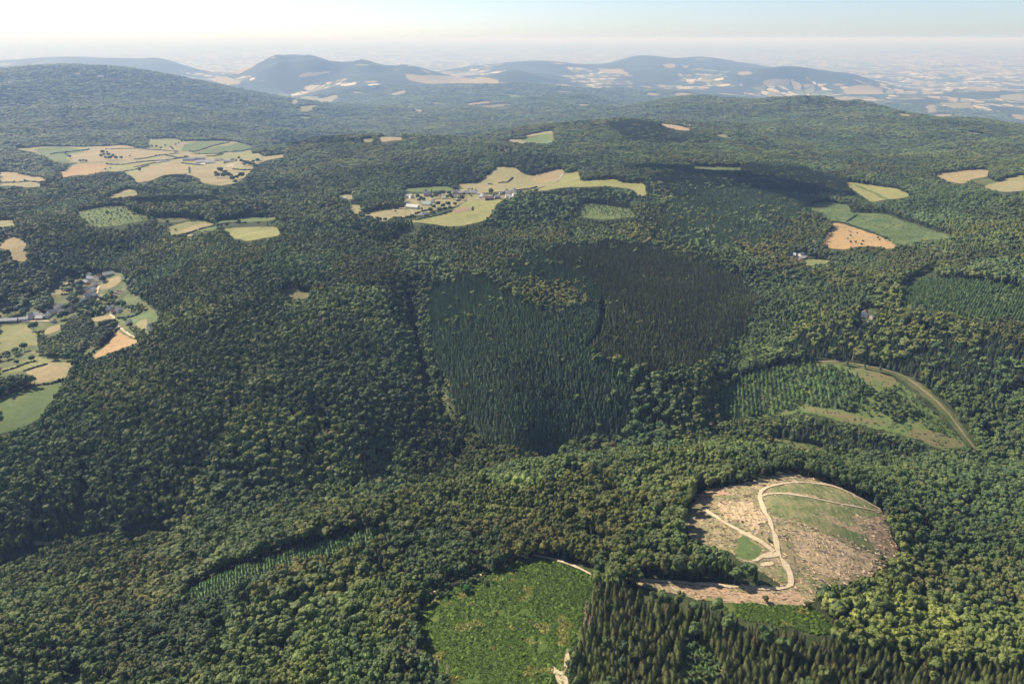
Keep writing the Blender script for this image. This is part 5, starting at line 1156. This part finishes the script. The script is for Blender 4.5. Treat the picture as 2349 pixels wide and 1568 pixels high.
for lab, t, pts in [
 ('thin dark hedge along the road above the far farm', 'ff', [(-700,190),(-300,180),(0,195),(300,215),(440,228)]),
 ('hedge with trees from the far farm towards the tan field', 'ff', [(-250,350),(0,318),(240,278),(450,250)]),
 ('hedge dividing the pale pastures left of the far farm', 'ff', [(260,290),(440,325),(600,305)]),
 ('long hedge behind the small white shed of the far farm', 'ff', [(-200,400),(0,375),(120,370),(350,350),(600,310)]),
 ('hedge below the small white shed of the far farm', 'ff', [(-250,470),(-50,430),(110,400)]),
 ('thick hedge climbing between the two green far fields', 'ff', [(660,235),(830,190),(950,150),(1100,110),(1250,80)]),
 ('hedge along the bottom of the right green far field', 'ff', [(700,255),(900,262),(1080,262),(1300,230),(1450,215),(1600,190)]),
 ('short hedge right behind the far farm', 'ff', [(880,300),(1000,298),(1150,270)]),
 ('dark hedge under the sheds of the far farm', 'ff', [(500,405),(620,420),(780,440),(850,440)]),
 ('hedge crossing the far pasture below the farm yard', 'ff', [(1300,500),(1450,515),(1600,512)]),
 ('upright hedge splitting the far tan pasture', 'ff', [(615,480),(622,560)]),
 ('hedge along the green corner of the far left pasture', 'z1', [(340,870),(460,855),(600,838)]),
 ('hedge on the lower edge of the far left tan field', 'z1', [(720,935),(830,940),(960,920),(1070,912)]),
 ('hedge between the orange field edge and the wooded lane', 'z1', [(800,990),(900,975),(1000,945)]),
 ('hedge across the tan field at the left picture edge', 'z1', [(0,1062),(120,1060),(250,1058),(350,1047)]),
 ('double hedge between the stubble strip and the green strip', 'z1', [(1215,1412),(1270,1398),(1360,1370),(1440,1350)]),
 ('hedge above the yellow upland field', 'z1', [(1460,1350),(1500,1335),(1560,1330),(1650,1330)]),
 ('hedge bounding the bottom meadow of the centre village', 'cv', [(920,592),(1060,560),(1200,530),(1350,492)]),
 ('hedge below the farm sheds of the centre village', 'cv', [(910,520),(1000,490),(1080,470)]),
 ('hedge beside the road up to the big tan field', 'cv', [(2000,262),(2200,232),(2349,205)]),
 ('short hedge inside the big tan field', 'cv', [(1770,168),(1830,175)]), ('hedge clump row inside the big tan field', 'cv', [(1890,158),(1990,150),(2060,95)]),
 ('hedge along the upper green strip behind the church', 'cv', [(760,220),(900,205),(1060,192)]),
 ('dark hedge at the right end of the vegetable plot', 'cv', [(1588,445),(1582,482)]),
 ('hedge between the bottom left village field and the road', 'lv', [(480,885),(484,960),(488,1040)]),
 ('dark hedge along the lowest pale meadow of the left village', 'lv', [(30,1375),(200,1325),(330,1270),(450,1240)]),
 ('hedge over the lower tan field of the left village', 'lv', [(310,1360),(480,1310),(600,1275)]),
 ('hedge between lower tan field and green meadow', 'lv', [(470,1540),(620,1525),(740,1490),(830,1460)]),
 ('hedge above the upper tan terrace of the left village', 'lv', [(780,405),(860,400),(940,385)]),
 ('hedge lining the terrace road above the left village', 'lv', [(790,300),(900,272),(1010,245)]),
 ('hedge below the steep street field of the left village', 'lv', [(1210,505),(1280,470),(1340,450)]),
 ('hedge in the green slope meadow right of the left village', 'lv', [(1480,700),(1640,690),(1760,640)]),
 ('hedge up the middle of the orange stubble field edge', 'rf', [(1130,130),(1180,95),(1260,40)]),
 ('long hedge between the orange stubble and the green plantation', 'rf', [(960,125),(1100,150),(1250,200),(1400,255),(1560,310),(1700,360)])]:
    hedge(lab, t, pts)
LONE = [('cv', 1800, 285, 1.5, 'big round tree alone behind the village houses'), ('cv', 680, 500, .55, 'small round bush in the tan village meadow'),
 ('z1', 170, 1055, .9, 'lone tree, right one on the tan field at the left edge'), ('z1', 100, 1058, .7, 'lone tree, left one on the tan field at the left edge'), ('z1', 710, 975, .9, 'dark tree beside the orange field below the far pasture'), ('z1', 741, 967, .7, 'small tree right of the dark one at the orange field'),
 ('z1', 938, 985, 1.4, 'big dark tree at the fork of the far hedges'), ('z1', 873, 885, .8, 'lone tree in the large far tan field'), ('z1', 1047, 884, .9, 'left tree of three on the far field hedge'), ('z1', 1072, 882, .8, 'middle tree of three on the far field hedge'), ('z1', 1112, 877, .8, 'right tree of three on the far field hedge'),
 ('z1', 1242, 888, .8, 'round tree on the hedge left of the far farm'), ('z1', 1278, 855, .9, 'tree at the far farm crossroads'), ('z1', 1487, 872, .9, 'pointed bush under the right green far field'), ('z1', 1605, 905, 1.3, 'large tree at the right end of the far farm'),
 ('lv', 400, 1240, 1.0, 'round tree alone on the pale meadow below the left village'), ('lv', 215, 1285, .8, 'thin tree left of the round one on the pale meadow'), ('lv', 655, 1225, 1.4, 'broad tree at the end of the pale meadow'), ('lv', 845, 1230, 1.3, 'broad tree left of the twin at the lower lane'), ('lv', 955, 1245, 1.35, 'rightmost broad tree at the lower lane'),
 ('lv', 100, 1210, 1.2, 'dark tree left in the row under the big village field'), ('lv', 200, 1160, 1.2, 'dark tree second in the row under the big village field'), ('lv', 310, 1110, 1.3, 'dark tree right in the row under the big village field'), ('lv', 430, 860, 1.6, 'large dark tree in front of the tall grey roofed house'),
 ('lv', 785, 355, .6, 'bush on the upper tan terrace'), ('lv', 900, 500, 1.3, 'thick tree left of the village street corner'), ('lv', 1360, 520, 1.4, 'tall tree above the bluish roofed house'), ('lv', 1560, 560, 1.2, 'tree right of the white house on the track'), ('lv', 1190, 1080, 1.1, 'tree at the left tip of the orange stubble'),
 ('lv', 1690, 890, 1.0, 'bush row tree beside the lower farm track'), ('lv', 1745, 925, .9, 'round tree at the bottom bend of the farm track'), ('lv', 1575, 750, .7, 'small tree beside the little garden house'), ('lv', 1630, 830, 1.0, 'tree below the little garden house'), ('lv', 1690, 410, .9, 'tree on the green terrace behind the timber rows'),
 ('rf', 1160, 255, .35, 'shrub, upper left one on the orange stubble'), ('rf', 1182, 272, .4, 'shrub right of the upper left one on the orange stubble'), ('rf', 1270, 285, .4, 'shrub alone in the middle of the orange stubble'), ('rf', 1182, 328, .55, 'largest shrub on the orange stubble'), ('rf', 1140, 362, .4, 'shrub below the largest one on the orange stubble'),
 ('rf', 1180, 412, .6, 'shrub, left of two near the bottom of the orange stubble'), ('rf', 1245, 416, .6, 'shrub, right of two near the bottom of the orange stubble'), ('rf', 1343, 400, .5, 'shrub at the bottom middle of the orange stubble'), ('rf', 1545, 352, .5, 'shrub near the right corner of the orange stubble'), ('rf', 1570, 380, .4, 'small shrub under the right corner one on the orange stubble'), ('rf', 1325, 440, .5, 'shrub at the lower edge of the orange stubble'),
 ('z1', 1125, 1335, .9, 'dark tree above the left upland field'), ('z1', 1180, 1385, .6, 'bush in the left upland field'), ('z1', 1570, 1305, .8, 'tree on the upland meadow above the yellow field'), ('z1', 1605, 1335, 1.0, 'tall tree at the hedge above the yellow field'), ('z1', 1525, 1360, 1.0, 'round tree at the top left of the yellow field'),
 ('p8', 580, 905, .45, 'small bush at the top left of the bracken meadow'), ('p8', 450, 960, .75, 'dark bushy tree at the left edge of the bracken meadow'), ('cc', 1940, 930, .55, 'bush at the right end of the bare clearcut slope'), ('cc', 850, 1310, .5, 'dark bush at the lower rim of the clearcut'), ('cc', 630, 565, .25, 'low green bush on the left part of the clearcut'), ('cc', 880, 740, .3, 'green bush beside the clearcut track'), ('p8', 2730, 1050, .45, 'dark bush alone on the green bracken strip'),
 ('d', 2063, 470, .9, 'tree right of the bright green plantation gap'), ('d', 2030, 553, 1.0, 'tree group at the right tip of the orange stubble')]
for k, (t, x, y, s, lab) in enumerate(LONE):
    X, Y, Z, d = at(t, x, y)
    place_tree('shrub' if s < .65 else 'tree', 'open_%d' % (k % 3), (X, Y, Z - .3), k * 1.3, (s * 1.05, s * 1.05, s), (.034 + .012 * (k % 3), .062 + .012 * (k % 4), .022), lab, 'bush' if s < .65 else 'tree')
for k, (t, x, y, s, lab) in enumerate([('cv', 995, 475, .6, 'dark pointed conifer between the two farm sheds'), ('cc', 75, 690, .9, 'thin conifer left standing at the left rim of the clearcut'), ('cc', 100, 700, .75, 'second thin tree left standing at the left rim of the clearcut')]):
    X, Y, Z, d = at(t, x, y); place_tree('spruce_tree', 'sp_fine_%d' % k, (X, Y, Z), k, (.9, .9, s), (.03, .045, .022), lab, 'conifer')
# groves that stand on the open land around the villages, each tree a thing
GROVES = [('broadleaved tree in the grove left of the yellow village meadow', 'village grove beside the yellow meadow', 'cv', [(1090,500),(1130,470),(1180,430),(1120,530),(1200,510),(1260,490),(1320,470),(1380,430),(1420,390),(1460,360),(1300,440),(1240,450)], 1.0),
 ('broadleaved tree in the belt between church and cottage', 'trees around the village church', 'cv', [(940,340),(980,360),(960,380),(1010,370),(1110,345),(1150,340),(1150,310),(1190,320),(1210,300),(1290,340),(1330,330),(1310,300),(1240,300),(1340,350)], 1.05),
 ('tall dark tree in the thick grove left of the farm sheds', 'grove left of the farm sheds', 'cv', [(300,480),(340,440),(360,480),(310,400),(440,470),(460,420),(500,450),(540,430),(560,400),(600,430),(640,410),(680,430),(720,440),(760,460),(700,390),(750,400),(480,380),(530,350),(590,360),(640,360)], 1.15),
 ('orchard tree in the line under the tan village meadow', 'tree line under the tan meadow', 'cv', [(640,600),(675,598),(710,597),(745,595),(780,592),(815,585),(850,580),(880,575),(910,575),(500,605),(470,600),(360,590),(400,595),(330,585),(560,610)], .75),
 ('garden tree among the houses of the hamlet row', 'garden trees of the hamlet row', 'cv', [(1550,300),(1570,320),(1480,310),(1620,250),(1580,240),(1840,320),(1950,300),(1420,350),(1470,340)], .7),
 ('tree of the small grove on the far pasture left of the farm', 'small grove on the far pasture', 'z1', [(680,890),(700,880),(730,885),(760,890),(710,905),(740,910),(780,905),(815,905),(690,870),(720,865)], 1.2),
 ('tree of the twin grove below the far farm', 'twin grove below the far farm', 'z1', [(1450,1010),(1480,1000),(1510,1010),(1500,1030),(1530,1030),(1460,1030),(1560,1050),(1590,1040),(1620,1035),(1580,1065),(1550,1030)], 1.3),
 ('tree in the shelter belt right of the far farm', 'shelter belt right of the far farm', 'z1', [(1620,925),(1640,935),(1660,945),(1680,950),(1700,955),(1700,930),(1730,925),(1640,950),(1715,970)], 1.1),
 ('scrubby tree at the top of the far green fields', 'scrub between the far green fields', 'z1', [(960,820),(980,830),(1000,825),(1020,822),(1050,825),(1080,835),(1110,815),(1150,830),(1180,810),(1200,800),(1160,840),(1220,790),(1250,775)], .9),
 ('bushy tree on the far left pasture bank', 'bank bushes on the far left pasture', 'z1', [(440,870),(455,885),(470,895),(450,860),(540,925),(560,920),(580,922)], .8),
 ('garden tree in the left village gardens', 'garden trees of the left village', 'lv', [(560,620),(600,600),(640,560),(600,560),(500,620),(840,620),(860,590),(960,640),(1000,610),(1050,600),(1100,600),(1150,590),(1200,600),(1250,590),(1010,660),(1100,640),(1300,600),(1010,450),(1060,230),(1040,180),(1250,200),(1290,250),(300,690),(330,660),(90,680),(140,660),(200,650),(760,720),(820,710),(1080,560),(1000,380),(950,330),(900,290),(1010,320),(880,420),(1160,540),(1330,470),(1300,520),(1480,570),(1520,540)], 1.15),
 ('copse tree between the two orange village fields', 'copse between the orange fields', 'lv', [(1190,960),(1210,920),(1230,880),(1260,860),(1300,850),(1340,830),(1380,810),(1420,800),(1440,830),(1390,870),(1340,900),(1290,940),(1250,980),(1220,1030),(1270,1000),(1330,960),(1380,920)], 1.15),
 ('tree in the row at the right hand farm lawn', 'tree row behind the farm lawn', 'rf', [(620,610),(660,605),(700,612),(740,605),(780,615),(820,610),(860,618),(900,612),(940,600),(700,590),(780,590),(860,595)], .85),
 ('tree around the lone white house garden', 'trees around the lone white house', 'd', [(1962,728),(1958,735),(1956,742),(1962,748),(2012,735),(2018,742),(2008,748),(2000,752),(1985,755)], .95)]
for lab, grp, t, ps, s in GROVES:
    for k, (x, y) in enumerate(ps):
        X, Y, Z, d = at(t, x, y); q = s * rng.uniform(.8, 1.3) * (1.35 if d > 3000 else 1.1)
        place_tree('tree', 'open_%d' % (k % 3), (X, Y, Z - .3), k * 2.1, (q * 1.1, q * 1.1, q), np.array([.036, .064, .024]) * rng.uniform(.7, 1.4), lab, 'tree', grp)
for grp, lab, t, ps in [('dead spruces at the lower left of the bracken meadow', 'dead pinkish grey spruce at the lower left of the bracken meadow', 'p8', [(20,1430),(40,1440),(65,1450),(90,1440),(110,1430),(130,1440),(150,1450),(55,1470),(240,1500),(260,1520),(230,1540),(320,1530)]),
  ('dead spruces at the edge of the spruce stand', 'dead reddish spruce at the left edge of the spruce stand', 'p8', [(1245,1120),(1262,1150),(1250,1190),(1270,1220),(1285,1180),(1235,1230),(1258,1260)])]:
    for k, (x, y) in enumerate(ps):
        X, Y, Z, d = at(t, x, y); place_tree('dead_spruce', 'dead_%d' % (k % ND), (X, Y, Z), k * 1.7, (1, 1, rng.uniform(.75, 1.0)), (.2, .14, .1), lab, 'dead tree', grp)

# ------------------------------------------------------------------ ground cover and felling waste
def scatter_in(name, rings, cnt):
    out = []
    for ring in rings:
        x0, y0 = ring.min(0); x1, y1 = ring.max(0)
        q = rng.uniform(0, 1, (cnt * 3, 2)) * [x1 - x0, y1 - y0] + [x0, y0]; q = q[in_poly(ring, q[:, 0], q[:, 1])][:cnt]; out.append(q)
    return np.concatenate(out)
M_FERN = leaf_material('bracken_fronds', 1.2)
for k in range(3):
    rg = np.random.default_rng(500 + k); g = Geo(); tk = Geo()
    for q in range(4): lump(g, (rg.normal(0, .9), rg.normal(0, .9), .25), rg.uniform(.5, 1.0), rg, 1, .6, .25)
    leaves(g, (0, 0, .3), 1.3, 22, .3, rg, .6)
    tube(tk, (0, 0, -.2), (0, 0, .4), .05, .03, 4, 1); proto('fern_%d' % k, g, tk, (M_FERN, M_BARK))
ringB = [OPEN[OPEN_NAME.index('bracken_meadow')][1]]; ringS = [OPEN[OPEN_NAME.index('bracken_strip')][1]]
q = np.concatenate([scatter_in('b', ringB, 24000), scatter_in('b', ringS, 3500)])
nz = fbm(q[:, 0] / 22, q[:, 1] / 22, 90, 3); kk = nz > -.9; q, nz = q[kk], nz[kk]
m = len(q); s_ = rng.uniform(.5, 1.25, m) * np.where(rng.uniform(0, 1, m) > .96, 1.7, 1)
tn = np.where((fbm(q[:, 0] / 14, q[:, 1] / 14, 95, 2) > .68)[:, None], np.array([.19, .195, .045]), np.array([.085, .14, .02])) * rng.uniform(.65, 1.45, (m, 1))
mass('bracken', 'green and yellowing bracken and brambles covering the foreground meadow', np.column_stack([q, height(q[:, 0], q[:, 1])]), np.column_stack([np.zeros((m, 2)), rng.uniform(0, 6.28, m)]), np.column_stack([s_, s_, s_ * .9]), rng.integers(0, 3, m), tn, ['fern_0', 'fern_1', 'fern_2'])
# low scrub on the plantation floors
ringP = [r for (d_, r, pd) in OPEN if 700 < pd < 1700]
q = np.concatenate([scatter_in('p', [r], min(900, int(np.ptp(r[:, 0]) * np.ptp(r[:, 1]) / 60))) for r in [OPEN[i][1] for i in range(len(OPEN)) if OPEN_NAME[i] in ('young_plantation', 'clearing', 'clearing_in_gully', 'scrub_gap', 'grass_clearing', 'garden', 'heath')]])
m = len(q); s_ = rng.uniform(.5, 1.5, m)
mass('undergrowth', 'low bushes and seedlings on the clearings', np.column_stack([q, height(q[:, 0], q[:, 1])]), np.column_stack([np.zeros((m, 2)), rng.uniform(0, 6.28, m)]), np.column_stack([s_, s_, s_]), rng.integers(0, 3, m), np.array([.045, .075, .024]) * rng.uniform(.6, 1.5, (m, 1)), ['fern_0', 'fern_1', 'fern_2'])
def brash():
    ring = OPEN[OPEN_NAME.index('clearcut')][1]; q = scatter_in('c', [ring], 8500); g = Geo()
    # windrows lie along the slope
    wv = np.sin((q[:, 0] * .35 + q[:, 1] * .94 + 5 * fbm(q[:, 0] / 40, q[:, 1] / 40, 33, 2)) / 1.6)
    q = q[(wv > .1) | (rng.uniform(0, 1, len(q)) > .8)]
    gx_, gy_, _ = project(q[:, 0], q[:, 1], height(q[:, 0], q[:, 1]))
    grn = np.zeros(len(q), bool)
    for g_ in ([(830,310),(1000,280),(1300,330),(1600,390),(1900,460),(1850,520),(1700,480),(1750,650),(1850,760),(1880,840),(1550,690),(1150,560),(950,500),(860,400)], [(890,240),(1200,200),(1480,230),(1700,320),(1930,440),(1880,450),(1300,310),(830,290)], [(590,700),(700,700),(790,760),(820,860),(750,900),(590,890)]): grn |= in_poly(to_d('cc', g_), gx_, gy_)
    q = q[~grn | (rng.uniform(0, 1, len(q)) < .16)]
    z = height(q[:, 0], q[:, 1]) + .35
    mats = [HM['cut'], HM['straw'], HM['wood']]
    for (x, y), zz in zip(q, z):
        a = rng.normal(-.35, .5); L_ = rng.uniform(1.2, 4.8); w_ = rng.uniform(.18, .55); dx, dy = math.cos(a) * L_ / 2, math.sin(a) * L_ / 2
        nx, ny = -math.sin(a) * w_, math.cos(a) * w_
        h_ = rng.uniform(.2, .75)
        g.add([(x - dx - nx, y - dy - ny, zz), (x + dx - nx, y + dy - ny, zz), (x + dx, y + dy, zz + h_), (x - dx, y - dy, zz + h_), (x - dx + nx, y - dy + ny, zz), (x + dx + nx, y + dy + ny, zz)], [[0, 1, 2, 3], [3, 2, 5, 4], [0, 3, 4], [1, 5, 2]], int(rng.choice(3, p=[.6, .28, .12])))
    o = bpy.data.objects.new('felling_waste', g.mesh('felling_waste', mats)); COL.objects.link(o); o['kind'] = 'stuff'; o['label'] = 'brash and branches left in rows on the clearcut'; o['category'] = 'brash'
brash()
# ------------------------------------------------------------------ a small cloud above the frame, whose shadow lies on the woods right of centre
def cloud():
    X, Y, Z, d = at('d', 1745, 425); zc = 1900.0; k = (zc - Z) / sun_to.z
    c = Vector((X, Y, Z)) + sun_to * k; g = Geo(); rg = np.random.default_rng(5)
    for (ox, oy), r_ in zip([(0, 0), (-130, 60), (110, -20), (-260, 95), (200, -70), (-60, 120), (60, -110)], (130, 105, 110, 75, 70, 80, 70)):
        lump(g, (ox, oy, rg.uniform(-20, 30)), r_, rg, 2, .5, .08)
    o = bpy.data.objects.new('cloud', g.mesh('cloud', [plain_mat('cloud_white', (.9, .9, .9), .03, .01)])); COL.objects.link(o); o.location = c
    o['kind'] = 'stuff'; o['label'] = 'small white cloud drifting above the valley'; o['category'] = 'cloud'
cloud()
# ------------------------------------------------------------------ haze
def haze():
    g = Geo(); S = 250000.0; a, b = -275.0, 1110.0
    v = [(x, y, z) for z in (a, b) for x, y in ((-S, -S), (S, -S), (S, S), (-S, S))]
    g.add(v, [[3, 2, 1, 0], [4, 5, 6, 7], [0, 1, 5, 4], [1, 2, 6, 5], [2, 3, 7, 6], [3, 0, 4, 7]])
    m = bpy.data.materials.new('haze'); m.use_nodes = True; nt = m.node_tree; nt.nodes.clear()
    pv = nt.nodes.new('ShaderNodeVolumePrincipled'); out = nt.nodes.new('ShaderNodeOutputMaterial')
    pv.inputs['Color'].default_value = (.38, .58, 1.0, 1); pv.inputs['Absorption Color'].default_value = (1, 1, 1, 1)
    pv.inputs['Density'].default_value = 5.2e-5; pv.inputs['Anisotropy'].default_value = 0.12
    nt.links.new(pv.outputs[0], out.inputs['Volume'])
    o = bpy.data.objects.new('haze', g.mesh('haze', [m])); COL.objects.link(o); o['kind'] = 'stuff'
haze()
